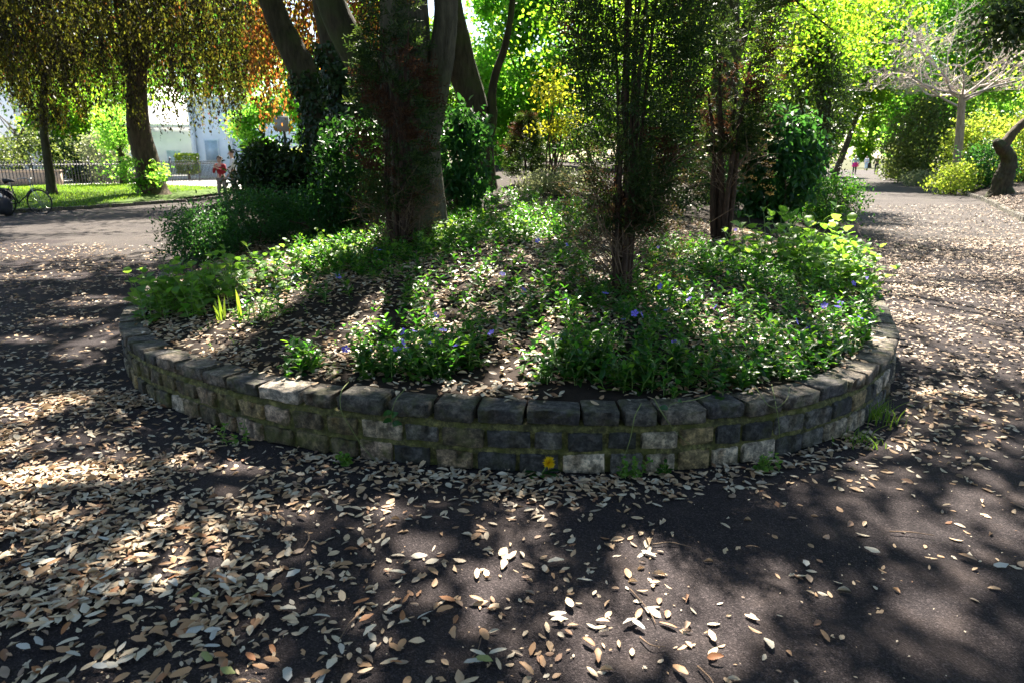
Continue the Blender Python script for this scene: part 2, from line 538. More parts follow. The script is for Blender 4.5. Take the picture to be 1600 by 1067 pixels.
# ------------------------------------------------------------------ plan of the place
NOSE = np.array([(-3.35, 5.8), (-3.0, 5.1), (-2.6, 4.55), (-2.05, 4.1), (-1.5, 3.74), (-1.05, 3.55), (-.6, 3.42), (-.2, 3.33), (.2, 3.29), (.5, 3.28),
                 (.75, 3.30), (1.0, 3.35), (1.3, 3.43), (1.6, 3.56), (1.95, 3.78), (2.25, 4.05), (2.5, 4.35), (2.75, 4.72), (2.95, 5.1)])
LINE = np.vstack([[(-15.5, 46), (-8.3, 22), (-4.9, 10.5), (-3.85, 7.3)], NOSE, [(3.3, 5.9), (3.9, 7.2), (5.6, 10.6), (15.4, 33), (31.5, 75)]])
OUT = np.vstack([LINE[:3], smooth_line(LINE[2:-2], 6)[1:-1], LINE[-3:]])


def in_poly(P, poly):
    x, y = P[:, 0], P[:, 1]
    r = np.zeros(len(P), bool)
    j = len(poly) - 1
    for i in range(len(poly)):
        xi, yi = poly[i]
        xj, yj = poly[j]
        c = ((yi > y) != (yj > y)) & (x < (xj - xi) * (y - yi) / (yj - yi + 1e-12) + xi)
        r ^= c
        j = i
    return r


def dist_line(P, line):
    d = np.full(len(P), 1e9)
    for a, b in zip(line[:-1], line[1:]):
        ab = b - a
        t = np.clip(((P - a) @ ab) / (ab @ ab), 0, 1)
        d = np.minimum(d, np.linalg.norm(P - a - t[:, None] * ab, axis=1))
    return d


def bed_e(P):
    """distance inside the raised bed (negative outside)"""
    P = np.atleast_2d(np.asarray(P, float))[:, :2]
    return np.where(in_poly(P, OUT), 1, -1) * dist_line(P, OUT)


def bed_z(P):
    P = np.atleast_2d(np.asarray(P, float))[:, :2]
    e = np.maximum(bed_e(P), 0)
    x, y = P[:, 0], P[:, 1]
    lump = .022 * np.sin(2.7 * x + 1.3 * y) + .02 * np.sin(1.9 * y - 2.2 * x + 1) + .012 * np.sin(6.1 * x) * np.sin(5.3 * y)
    return .315 + 1.0 * (1 - np.exp(-(e / 5.5) ** 1.2)) + lump * np.clip(e / .6, 0, 1)


def on_bed(u, v):
    d = ray(u, v)
    t = np.linspace(2.5, 60, 1600)
    P = np.array([0, 0, CAM_H]) + t[:, None] * d
    f = P[:, 2] - bed_z(P)
    k = np.argmax(f < 0) if (f < 0).any() else len(t) - 1
    return np.array([P[k, 0], P[k, 1], bed_z(P[k:k + 1])[0]])


KERB = np.array([(4.5, 1.0), (7.2, 6.0), (9.2, 10.0), (13.3, 18.0), (17.65, 25.9), (23.4, 38.1), (40, 73)], float)
RIGHT_BED = np.vstack([KERB, [(90, 73), (90, 1)]])


def right_z(P):
    P = np.atleast_2d(np.asarray(P, float))[:, :2]
    e = np.where(in_poly(P, RIGHT_BED), 1, -1) * dist_line(P, KERB)
    return np.where(e > 0, .10 + .45 * (1 - np.exp(-np.maximum(e, 0) / 1.4)), 0)


LAWN_EDGE = np.array([(-60, 18.0), (-22, 19.4), (-15.6, 20.0), (-14.2, 20.9), (-13.0, 23.2), (-11.9, 26), (-11.6, 28.5), (-12.0, 33)], float)
LAWN = np.vstack([LAWN_EDGE, [(-18.5, 33.4), (-24.0, 27.8), (-60, 25.4)]])


def lawn_z(P):
    P = np.atleast_2d(np.asarray(P, float))[:, :2]
    e = np.where(in_poly(P, LAWN), 1, -1) * dist_line(P, LAWN_EDGE)
    return np.where(e > 0, .05 + .32 * (1 - np.exp(-np.maximum(e, 0) / 2.6)), 0)


def surf_z(P):
    e = bed_e(P)
    z = np.where(e > .15, bed_z(P), np.where(e > 0, .35, 0.0))
    return np.maximum(z, right_z(P))


# Where the sun comes through between the crowns: gaps, as ellipses on the ground (photo place, half sizes, how open)
GAPS_PX = [
    (60, 770, 150, 60, .97), (210, 790, 150, 48, .95), (310, 735, 80, 24, .7), (70, 880, 140, 42, .7), (220, 868, 130, 40, .75), (330, 850, 70, 30, .5),
    (20, 640, 80, 26, .7), (110, 632, 60, 16, .6), (60, 690, 90, 18, .6), (170, 720, 70, 20, .5), (420, 722, 90, 20, .7), (520, 738, 60, 14, .6),
    (590, 800, 45, 28, .5), (650, 830, 50, 22, .45), (880, 792, 60, 18, .6), (790, 885, 50, 65, .85), (740, 930, 60, 36, .65), (620, 880, 70, 30, .5), (430, 860, 70, 26, .5), (480, 800, 60, 20, .5),
    (1010, 880, 46, 80, .9), (960, 985, 70, 75, .95), (1055, 1000, 75, 70, .95), (1140, 960, 55, 75, .85), (1240, 1030, 60, 50, .85), (1200, 905, 40, 55, .75), (880, 860, 40, 50, .6), (860, 1040, 60, 40, .6),
    (1090, 880, 30, 40, .5), (1460, 832, 80, 28, .95), (1535, 812, 60, 30, .8), (1450, 945, 55, 34, .75), (1530, 900, 70, 30, .35), (1570, 1020, 50, 30, .4),
    (1560, 775, 60, 20, .5), (1400, 790, 40, 16, .35), (870, 1000, 30, 50, .4),
    (1520, 472, 130, 28, 1), (1450, 497, 50, 32, 1), (1560, 545, 80, 26, .6), (1480, 610, 60, 14, .3), (1560, 578, 60, 9, .55), (1500, 420, 120, 8, .7),
    (1400, 415, 40, 16, .5), (1560, 386, 70, 7, .7), (1420, 345, 50, 7, .4), (1460, 288, 110, 14, 1), (1400, 320, 60, 6, .4), (1350, 268, 40, 6, 1),
    (120, 356, 130, 7, .7), (60, 396, 80, 7, .6), (180, 388, 60, 9, .6), (60, 430, 80, 7, .6), (150, 470, 60, 9, .6), (120, 503, 70, 7, .6), (40, 530, 60, 9, .5),
    (150, 565, 40, 9, .5), (250, 320, 70, 4, .6), (300, 286, 140, 8, 1), (60, 288, 140, 6, 1), (250, 297, 90, 5, .6), (120, 312, 60, 4, .5),
]
GAPS_BED = [
    (420, 478, 60, 26, 1), (350, 520, 80, 14, .9), (520, 390, 90, 36, .9), (600, 500, 110, 40, .75), (420, 590, 60, 10, .9), (280, 562, 60, 9, .8), (770, 430, 90, 24, .4),
    (830, 360, 45, 18, .8), (690, 350, 60, 22, .6), (830, 575, 80, 28, .8), (910, 520, 80, 26, .55), (1250, 372, 90, 34, 1), (1300, 440, 60, 36, .8), (1335, 520, 50, 28, .7),
    (1080, 490, 60, 18, .5), (1150, 420, 60, 26, .6), (1010, 600, 60, 12, .4), (740, 605, 60, 12, .55), (1345, 592, 40, 9, .8), (235, 450, 50, 36, .6),
    (490, 570, 50, 16, .6), (640, 590, 50, 14, .4), (1180, 520, 60, 30, .35), (960, 430, 60, 20, .4), (760, 310, 50, 9, .6),
]


def sun_foot(P):
    """where the sun ray through P meets z = 0"""
    P = np.atleast_2d(P)
    return P[:, :2] - P[:, 2:3] * (SUN[:2] / SUN[2])[None]


gaps = []
for lst, bed in ((GAPS_PX, False), (GAPS_BED, True)):
    for u, v, ru, rv, w in lst:
        c = on_bed(u, v) if bed else at_z(u, v)
        dep = to_px(c)[2][0]
        a = at_z(u, v - rv, c[2])[1]
        b = at_z(u, v + rv, c[2])[1]
        f = sun_foot(c)[0]
        gaps.append((f[0], f[1], ru * dep / FPX, max((a - b) / 2, .12), w))
gaps = np.array(gaps)


def sunlit(P):
    """share of sun that the gaps let through at P"""
    f = sun_foot(P)
    s = np.zeros(len(f))
    for x, y, rx, ry, w in gaps:
        q = ((f[:, 0] - x) / rx) ** 2 + ((f[:, 1] - y) / ry) ** 2
        s = np.maximum(s, w * np.clip((1.35 - q) / .6, 0, 1))
    return s


def prune(P, soft=1.0):
    """thin a crown where the sun comes through it: the gaps above, and small flecks between them"""
    s = sunlit(P)
    f = sun_foot(P)
    n = np.sin(5.1 * f[:, 0] + 2.3 * f[:, 1] + 1.5 * np.sin(2.9 * f[:, 1])) * np.sin(6.7 * f[:, 1] - 3.9 * f[:, 0] + 1.7 + 1.4 * np.sin(3.3 * f[:, 0]))
    n2 = np.sin(13.1 * f[:, 0] - 4.3 * f[:, 1] + 2 * np.sin(4.9 * f[:, 1])) * np.sin(11.7 * f[:, 1] + 6.9 * f[:, 0] + 2 * np.sin(5.3 * f[:, 0]))
    s = np.clip(s * (1.08 + .4 * n + .25 * n2), 0, 1)
    s = np.maximum(s, .9 * (n * .6 + n2 * .55 > .80))
    keep = np.clip(-np.log(np.clip(s, .03, 1)) / 3.4, .004, 1)      # several layers of leaves lie along each ray
    return rng.random(len(P)) < 1 - (1 - keep) * soft


# ------------------------------------------------------------------ ground, path, lawn, soil
def grid_sheet(xs, ys, zf):
    X, Y = np.meshgrid(xs, ys)
    P = np.stack([X.ravel(), Y.ravel()], 1)
    V = np.column_stack([P, zf(P)])
    nx, ny = len(xs), len(ys)
    i = (np.arange(ny - 1)[:, None] * nx + np.arange(nx - 1)[None]).ravel()
    return V, np.stack([i, i + 1, i + 1 + nx, i + nx], 1)


V = np.array([(-600, -600, -.06), (600, -600, -.06), (600, 600, -.06), (-600, 600, -.06)], float)
put("ground", mesh_np("ground", V, np.array([[0, 1, 2, 3]]), M['earth']), kind='structure')


def path_z(P):
    x, y = P[:, 0], P[:, 1]
    return .006 * np.sin(.9 * x + .4 * y) * np.sin(.7 * y) - .006


V, F = grid_sheet(np.linspace(-40, 60, 161), np.concatenate([np.linspace(-12, 12, 81), np.linspace(12.8, 90, 79)]), path_z)
cen = V[F].mean(1)
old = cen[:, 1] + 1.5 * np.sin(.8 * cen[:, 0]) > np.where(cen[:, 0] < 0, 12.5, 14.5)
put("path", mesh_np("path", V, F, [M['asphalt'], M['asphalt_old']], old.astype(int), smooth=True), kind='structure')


def axis(a, b, dense_a, dense_b, step, grow=1.12):
    mid = list(np.arange(dense_a, dense_b + step / 2, step))
    s, x, lo = step, dense_a, []
    while x > a:
        s *= grow
        x -= s
        lo.append(x)
    s, x, hi = step, dense_b, []
    while x < b:
        s *= grow
        x += s
        hi.append(x)
    return np.array(lo[::-1] + mid + hi)


def soil_z(P):
    e = bed_e(P)
    x, y = P[:, 0], P[:, 1]
    fine = .008 * np.sin(19 * x + 7 * y) * np.sin(17 * y - 5 * x)
    return np.where(e > .07, bed_z(P) + fine, -.35)


V, F = grid_sheet(axis(-22, 42, -3.6, 3.8, .07), axis(3, 85, 3.2, 8.5, .07), soil_z)
put("bed_soil", mesh_np("bed_soil", V, F, M['soil'], smooth=True), kind='structure')
V, F = grid_sheet(axis(4, 95, 6, 30, .35), axis(1, 74, 4, 40, .35), lambda P: np.where(right_z(P) > 0, right_z(P) + .02 * np.sin(5 * P[:, 0]) * np.sin(4 * P[:, 1]), -.35))
put("mulch_bank", mesh_np("mulch_bank", V, F, M['soil'], smooth=True), kind='structure')
V, F = grid_sheet(np.arange(-60, -12, .4), np.arange(17, 47, .4), lambda P: np.where(lawn_z(P) > 0, lawn_z(P), -.3))
put("lawn", mesh_np("lawn", V, F, M['turf'], smooth=True), kind='structure')
V, F = box(-90, -13.2, 24.5, 47, -.05, .07)
put("pavement", mesh_np("pavement", V, F, M['street']), kind='structure')
V, F = box(-90, 12, 47.2, 95, -.05, .05)
put("street", mesh_np("street", V, F, M['street']), kind='structure')
# grass blades on the lawn
P = np.column_stack([rng.uniform(-30, -13.5, 60000), rng.uniform(19, 40, 60000)])
P = P[lawn_z(P) > 0]
P = P[rng.random(len(P)) < np.clip(26 / P[:, 1], 0, 1)][:34000]
B = np.column_stack([P, lawn_z(P) - .01])
n = len(B)
up = unit(np.column_stack([rng.normal(0, .35, n), rng.normal(0, .35, n), np.ones(n)]))
V, F = inst(L2, B, up, unit(rng.normal(size=(n, 3))), rng.uniform(.05, .11, n), .022)
put("grass", mesh_np("grass", V, F, M['lf_grass']), kind='stuff', label="short green grass on the verge beside the railings")

# kerbs: one stone after another along an edge
def kerb_run(root_name, label, line, seg, h, w, upto, mat, zf):
    pts = [line[0]]
    for a, b in zip(line[:-1], line[1:]):
        L = np.linalg.norm(b - a)
        k = max(1, int(L / .05))
        pts += [a + (b - a) * t for t in np.linspace(0, 1, k + 1)[1:]]
    pts = np.array(pts)
    s = np.concatenate([[0], np.cumsum(np.linalg.norm(np.diff(pts, axis=0), axis=1))])
    root = empty(root_name, (pts[0][0], pts[0][1], 0), label, "kerb")
    shared = []
    for k in range(4):
        bm = bmesh.new()
        bmesh.ops.create_cube(bm, size=1)
        bmesh.ops.bevel(bm, geom=bm.edges[:], offset=.08, segments=1, affect='EDGES')
        for vv in bm.verts:
            vv.co += Vector((random.uniform(-.04, .04), random.uniform(-.05, .05), random.uniform(-.08, .08)))
        me = D.meshes.new("kerb_stone")
        bm.to_mesh(me)
        bm.free()
        me.materials.append(mat)
        shared.append(me)
    q = 0.0
    while q < min(s[-1], upto) - seg:
        L = seg * random.uniform(.8, 1.25)
        m = q + L / 2
        x, y = np.interp(m, s, pts[:, 0]), np.interp(m, s, pts[:, 1])
        x2, y2 = np.interp(m + .05, s, pts[:, 0]), np.interp(m + .05, s, pts[:, 1])
        o = put("kerb_stone", random.choice(shared), root)
        o.location = Vector((x, y, h / 2 - .02 + random.uniform(-.012, .012))) - root.location
        o.rotation_euler = (random.uniform(-.05, .05), random.uniform(-.03, .03), math.atan2(y2 - y, x2 - x) + random.uniform(-.04, .04))
        o.scale = (L * .96, w, h + .05)
        q += L
    return root


kerb_run("stone_edging", "low rough stone edging between the leafy right-hand path and the dark mulch bank", KERB[1:], .38, .13, .14, 42, M['kerb'], None)
kerb_run("lawn_kerb", "low dark kerb along the grass verge under the weeping copper beech", LAWN_EDGE[1:], .7, .10, .13, 40, M['kerb'], None)

# ------------------------------------------------------------------ the curved retaining wall
ws = smooth_line(LINE[2:-2], 40)
wl = np.concatenate([[0], np.cumsum(np.linalg.norm(np.diff(ws, axis=0), axis=1))])


def wall_at(s):
    x, y = np.interp(s, wl, ws[:, 0]), np.interp(s, wl, ws[:, 1])
    e = .03
    dx = np.interp(s + e, wl, ws[:, 0]) - np.interp(s - e, wl, ws[:, 0])
    dy = np.interp(s + e, wl, ws[:, 1]) - np.interp(s - e, wl, ws[:, 1])
    a = np.arctan2(dy, dx)
    return x, y, a            # inward normal is (-sin a, cos a) for a run left -> right


def s_of(pt):
    return wl[np.argmin(np.linalg.norm(ws - np.array(pt), axis=1))]


wall = empty("garden_wall", (0.2, 3.3, 0), "low curved retaining wall of mossy stone setts round the nose of the planted bed", "wall")
# mortar core, lumpy with moss
S = np.arange(s_of((-4.9, 10.5)), s_of((3.9, 7.2)), .022)
prof = [(0.020, -.05)] + [(0.020, z) for z in np.arange(0, .262, .02)] + [(.20, .262), (.20, -.05)]
wx, wy, wa = wall_at(S)
V = []
for (dn, z) in prof:
    j = rng.normal(0, .004, len(S)) if dn < .1 else 0
    bulge = np.where((abs(z - .12) < .02) | (abs(z - .24) < .02), -.012, 0.0) if dn < .1 else 0
    o = dn + j + bulge + (.34 - z) * -.02
    V.append(np.column_stack([wx - np.sin(wa) * o, wy + np.cos(wa) * o, np.full(len(S), z) + (rng.normal(0, .002, len(S)) if 0 < z < .26 else 0)]))
V = np.vstack(V)
nS = len(S)
i = (np.arange(len(prof) - 1)[:, None] * nS + np.arange(nS - 1)[None]).ravel()
part("mortar", V, np.stack([i, i + 1, i + 1 + nS, i + nS], 1), M['mortar'], wall, smooth=True)


def sett_mesh(mat, k):
    """rough-hewn block: an uneven split face (towards -y) with worn arrises, straight sides behind"""
    g = np.random.default_rng(k)
    nx, nz = 6, 4
    X = np.array([-.5, -.47, -.16, .16, .47, .5]) + g.normal(0, .012, 6)
    Z = np.array([-.5, -.43, .43, .5])
    Vs = np.zeros((nz, nx, 3))
    for a in range(nz):
        for b in range(nx):
            edge = (a in (0, nz - 1)) + (b in (0, nx - 1))
            y = -.5 + (.05 if edge == 1 else .10 if edge == 2 else 0) + g.normal(0, .04)
            Vs[a, b] = (X[b] * (1 - .025 * (edge == 2)) + g.normal(0, .012), y, Z[a] * (1 - .05 * (edge == 2)) + g.normal(0, .03))
    ring = [(0, b) for b in range(nx)] + [(a, nx - 1) for a in range(1, nz)] + [(nz - 1, b) for b in range(nx - 2, -1, -1)] + [(a, 0) for a in range(nz - 2, 0, -1)]
    ids = [a * nx + b for a, b in ring]
    back = np.array([(Vs[a, b][0], .5, Vs[a, b][2]) for a, b in ring])
    V = np.vstack([Vs.reshape(-1, 3), back])
    F = []
    for a in range(nz - 1):
        for b in range(nx - 1):
            q = a * nx + b
            F += [(q, q + 1, q + nx + 1), (q, q + nx + 1, q + nx)]
    m, o = len(ids), nx * nz
    for t in range(m):
        u = (t + 1) % m
        F += [(ids[u], ids[t], o + t), (ids[u], o + t, o + u)]
    return mesh_np("stone_sett", V, np.array(F), mat)


SETTS = {k: [sett_mesh(M[k], 31 * i + 5) for i in range(10)] for k in ('stone_brown', 'stone_grey', 'stone_top', 'stone_pale')}
s0, s1 = s_of((-4.2, 8.3)), s_of((3.6, 6.5))
s_mid = s_of((-.1, 3.3))
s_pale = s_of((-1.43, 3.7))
for row, (z0, z1, lw, dep) in enumerate([(-.005, .106, .205, .14), (.128, .228, .205, .14), (.260, .345, .25, .18)]):
    q = s0 + random.uniform(0, .1)
    while q < s1:
        L = lw * random.uniform(.78, 1.22)
        m = q + L / 2
        x, y, a = wall_at(m)
        name = "coping_stone" if row == 2 else "stone_sett"
        if row == 2:
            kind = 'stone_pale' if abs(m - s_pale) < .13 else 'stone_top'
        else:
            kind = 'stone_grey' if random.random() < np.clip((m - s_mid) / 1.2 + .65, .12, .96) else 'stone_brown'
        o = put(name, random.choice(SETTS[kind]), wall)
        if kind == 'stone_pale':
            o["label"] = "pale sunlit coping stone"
        zc = (z0 + z1) / 2 + random.uniform(-.004, .004)
        d = dep / 2 - .004 + random.uniform(-.007, .005) + (.34 - zc) * -.02
        o.location = Vector((x - math.sin(a) * d, y + math.cos(a) * d, zc)) - wall.location
        o.rotation_euler = (random.uniform(-.04, .04), random.uniform(-.03, .03), a + random.uniform(-.03, .03))
        o.scale = (L - random.uniform(.02, .042), dep, (z1 - z0) * random.uniform(.86, 1.02))
        q += L

# ------------------------------------------------------------------ foliage generators
def crown_points(c, r, n, ncl, spread, shell=.45, flat=.6, g=None):
    g = g or rng
    d = unit(g.normal(size=(ncl, 3)))
    rad = (shell + (1 - shell) * g.random(ncl)) ** .7
    C = np.array(c) + d * rad[:, None] * np.array(r)
    k = g.integers(0, ncl, n)
    off = g.normal(size=(n, 3)) * spread * np.array([1, 1, flat])
    sz = g.uniform(.6, 1.35, ncl)[k]
    return C[k] + off * sz[:, None], C


def leafy(P, size, aspect=.6, upness=.7, tpl=L2, droop=.3, jitter=.3):
    n = len(P)
    N = unit(rng.normal(size=(n, 3)) + np.array([0, 0, upness * 1.6]))
    X = rng.normal(size=(n, 3))
    X[:, 2] -= droop
    L = size * rng.uniform(1 - jitter, 1 + jitter, n)
    return inst(tpl, P, X, N, L, L * aspect)


def twigs(C, hub, n, r=.02, seg=5):
    """thin limbs from a hub point out to cluster centres"""
    out = []
    idx = rng.choice(len(C), min(n, len(C)), replace=False)
    for k in idx:
        e = C[k]
        m = (hub + e) / 2 + rng.normal(0, .12, 3) * np.linalg.norm(e - hub)
        m[2] += .1 * np.linalg.norm(e - hub)
        pts = smooth_line([hub, m, e], 4)
        out.append(tube(pts, np.linspace(r * 2.2, r * .4, len(pts)), seg))
    return out


def tree(name, label, cat, base, trunk_pts, trunk_r, crowns, leaf, leaf_size, bark, group=None, seg=12, limbs=10, prune_it=False, aspect=.6,
         spread=.55, ncl=None, upness=.7, droop=.3, flute=.06, extra_limbs=(), limb_r=.03, shell=.45):
    """thing with trunk, limbs and crown; crowns = [(centre, radii, leaves)]"""
    root = empty(name, base, label, cat, group)
    tp = smooth_line(trunk_pts, 8)
    tr = np.interp(np.linspace(0, 1, len(tp)), np.linspace(0, 1, len(trunk_r)), trunk_r)
    part("trunk", *tube(tp, tr, seg, .012, flute), bark, root, smooth=True)
    for lp, lr in extra_limbs:
        q = smooth_line(lp, 8)
        part("limb", *tube(q, np.interp(np.linspace(0, 1, len(q)), np.linspace(0, 1, len(lr)), lr), max(8, seg - 2), .012, flute * .8), bark, root, smooth=True)
    geo, wood = [], []
    for c, r, n in crowns:
        k = ncl or max(12, int(n / 120))
        P, C = crown_points(c, r, n, k, spread, shell)
        if prune_it:
            P = P[prune(P)]
        geo.append(leafy(P, leaf_size, aspect, upness, droop=droop))
        if limbs:
            wood += twigs(C, tp[-1], limbs, limb_r)
    V, F = cat_geo(geo)
    m = np.zeros(len(F), int)
    if wood:
        W, G = cat_geo(wood)
        F = np.vstack([F, G + len(V)])
        V = np.vstack([V, W])
        m = np.concatenate([m, np.ones(len(G), int)])
    part("crown", V, F, [leaf, bark], root, midx=m)
    return root


def px_line(pts, Y):
    return [at_y(u, v, Y) for u, v in pts]


# ------------------------------------------------------------------ the big trees over the bed
b1 = on_bed(650, 365)
Y1 = b1[1]
t1 = empty("beech_tree", b1, "broad grey trunk forking low into three mossy limbs, behind the dark half-dead conifer", "tree")
tp = smooth_line([at_y(650, 400, Y1), at_y(650, 340, Y1), at_y(645, 270, Y1), at_y(640, 200, Y1), at_y(634, 120, Y1), at_y(632, 40, Y1), at_y(630, -60, Y1), at_y(636, -220, Y1)], 8)
part("trunk", *tube(tp, np.interp(np.linspace(0, 1, len(tp)), [0, .12, .3, .5, .7, 1], [.46, .36, .325, .32, .28, .22]), 28, .010, .05), M['bark_grey'], t1, smooth=True)
for pts, rr, mt in (([(655, 235), (612, 175), (578, 120), (548, 70), (520, 10), (496, -70), (470, -200)], [.20, .20, .175, .165, .15, .12], 'bark_dark'),
                    ([(652, 260), (668, 190), (683, 120), (693, 60), (697, 0), (700, -80), (720, -240)], [.20, .17, .145, .13, .125, .10], 'bark_grey')):
    q = smooth_line([at_y(u, v, Y1 + .05 - .0006 * (260 - v)) for u, v in pts], 7)
    part("limb", *tube(q, np.interp(np.linspace(0, 1, len(q)), np.linspace(0, 1, len(rr)), rr), 18, .012, .05), M[mt], t1, smooth=True)
P, C = crown_points((-1.0, 8.2, 8.6), (6.6, 6.0, 3.6), 46000, 260, .62, .1)
P = P[P[:, 2] > np.maximum(1.6 + P[:, 1] * .235 + .35, 4.2)]
P = P[prune(P)]
V, F = leafy(P, .15, .62, 1.0)
W, G = cat_geo(twigs(C, np.array([-1.2, Y1, 6.0]), 26, .022))
part("crown", np.vstack([V, W]), np.vstack([F, G + len(V)]), [M['lf_canopy'], M['bark_grey']], t1, midx=np.r_[np.zeros(len(F), int), np.ones(len(G), int)])

Y2 = 15.0
b2 = at_y(748, 285, Y2)
b2[2] = bed_z(b2)[0]
t2 = empty("beech_tree", b2, "olive-brown trunk leaning left, right of the broad forked grey trunk", "tree")
q = smooth_line([b2 - [0, 0, .2]] + px_line([(748, 250), (744, 195), (736, 150), (722, 105), (710, 55), (700, 0), (690, -90), (680, -200)], Y2), 7)
part("trunk", *tube(q, np.interp(np.linspace(0, 1, len(q)), [0, .1, .4, .6, 1], [.42, .33, .29, .32, .2]), 20, .012, .06), M['bark_dark'], t2, smooth=True)
q = smooth_line(px_line([(758, 250), (764, 215), (770, 185), (769, 150), (775, 115), (790, 70), (800, 10), (806, -80)], Y2 - .1), 6)
part("limb", *tube(q, np.linspace(.12, .05, len(q)), 10, .02, .05), M['bark_dark'], t2, smooth=True)
P, C = crown_points((-1.0, 15.5, 9.6), (5.5, 4.5, 3.6), 26000, 130, .6, .2)
P = P[(P[:, 2] > 1.6 + P[:, 1] * .21)]
P = P[prune(P)]
V, F = leafy(P, .17, .62, 1.0)
part("crown", V, F, M['lf_canopy'], t2)

# two dark leaning stems, left: a copper beech with hanging sprays
def hanging(starts, lens, per, leaf, aspect=.5, sway=.12, out=None):
    """weeping sprays: leaves strung along strands that hang from the start points"""
    pos, X = [], []
    for s, L in zip(starts, lens):
        k = max(4, int(L * per))
        t = np.linspace(0, 1, k)
        d = rng.normal(0, sway, 2)
        p = np.column_stack([s[0] + d[0] * L * t + .05 * np.sin(t * 5 + s[0]), s[1] + d[1] * L * t, s[2] - L * t])
        if out is not None:
            p[:, :2] += (unit(s[:2] - out) * L * .18)[None] * np.sqrt(t)[:, None]
        pos.append(p + rng.normal(0, .045, (k, 3)))
        X.append(np.column_stack([rng.normal(0, .4, (k, 2)), -np.ones(k)]))
    P = np.vstack(pos)
    X = np.vstack(X)
    n = len(P)
    return P, X, unit(rng.normal(size=(n, 3))), leaf * rng.uniform(.7, 1.3, n), aspect


Y3 = 13.0
b3 = at_y(503, 300, Y3)
b3[2] = bed_z(b3)[0]
t3 = empty("copper_beech", b3, "slim ivy-clad trunk leaning left under hanging orange copper leaves", "tree")
q = smooth_line([b3 - [0, 0, .2]] + px_line([(503, 262), (500, 215), (495, 165), (478, 118), (455, 75), (436, 35), (415, -20), (395, -90)], Y3), 7)
part("trunk", *tube(q, np.interp(np.linspace(0, 1, len(q)), [0, .1, .5, 1], [.30, .26, .25, .16]), 16, .012, .06), M['bark_dark'], t3, smooth=True)
st = []
for k in range(300):
    u, v = rng.uniform(385, 620), rng.uniform(-110, 100)
    if rng.random() < .35: u = rng.uniform(400, 520)
    st.append(at_y(u, v, Y3 + rng.uniform(.4, 4.0)))
st = np.array(st)
P, X, N, L, asp = hanging(st, rng.uniform(.5, 1.7, len(st)), 26, .085, .55)
uu, vv, _ = to_px(P)
keep = ~((uu > 395) & (uu < 500) & (vv > 205)) & ~((uu > 505) & (vv > 175))
V, F = inst(L2, P[keep], X[keep], N[keep], L[keep], L[keep] * asp)
P2, C2 = crown_points((-4.5, 15.0, 8.8), (4.2, 4.0, 3.2), 15000, 80, .55, .2)
P2 = P2[(P2[:, 2] > 1.6 + P2[:, 1] * .21)]
P2 = P2[prune(P2)]
V2, F2 = leafy(P2, .15, .6, 1.0)
part("crown", np.vstack([V, V2]), np.vstack([F, F2 + len(V)]), M['lf_orange'], t3)

Y4 = 11.5
b4 = at_y(548, 300, Y4)
b4[2] = bed_z(b4)[0]
t4 = empty("ivy_tree", b4, "dark ivy-covered trunk close behind the forked grey trunk, leaning left", "tree")
q = smooth_line([b4 - [0, 0, .2]] + px_line([(552, 250), (548, 195), (540, 135), (527, 80), (515, 30), (503, -30), (490, -120)], Y4), 7)
part("trunk", *tube(q, np.interp(np.linspace(0, 1, len(q)), [0, .1, .5, 1], [.34, .27, .25, .18]), 16, .012, .06), M['bark_dark'], t4, smooth=True)
P, C = crown_points((-5.5, 10.5, 8.2), (3.8, 3.6, 2.6), 17000, 90, .55, .15)
P = P[(P[:, 2] > 1.6 + P[:, 1] * .25) & (P[:, 2] > 4)]
P = P[prune(P)]
V, F = leafy(P, .15, .62, 1.0)
part("crown", V, F, M['lf_canopy'], t4)


def ivy(label, pts, Y, rad, n, z_lo=None):
    line = smooth_line(px_line(pts, Y), 10)
    k = rng.integers(0, len(line), n)
    a = rng.uniform(0, 6.283, n)
    rr = rad * rng.uniform(.95, 1.3, n)
    P = line[k] + np.column_stack([np.cos(a) * rr, np.sin(a) * rr, rng.normal(0, .06, n)])
    N = np.column_stack([np.cos(a), np.sin(a), rng.uniform(0, .5, n)]) + rng.normal(0, .3, (n, 3))
    X = np.column_stack([rng.normal(0, .6, n), rng.normal(0, .6, n), -np.ones(n)])
    V, F = inst(LB, P, X, N, rng.uniform(.05, .1, n), rng.uniform(.05, .09, n))
    o = put("ivy", mesh_np("ivy", V, F, M['lf_dark']), label=label, cat="ivy")
    return o


ivy("ivy climbing the slim trunk that leans left", [(503, 290), (500, 215), (495, 160), (480, 120)], Y3, .29, 1500)
ivy("ivy climbing the dark trunk beside the forked grey one", [(550, 290), (548, 195), (538, 130), (525, 75)], Y4, .30, 2200)

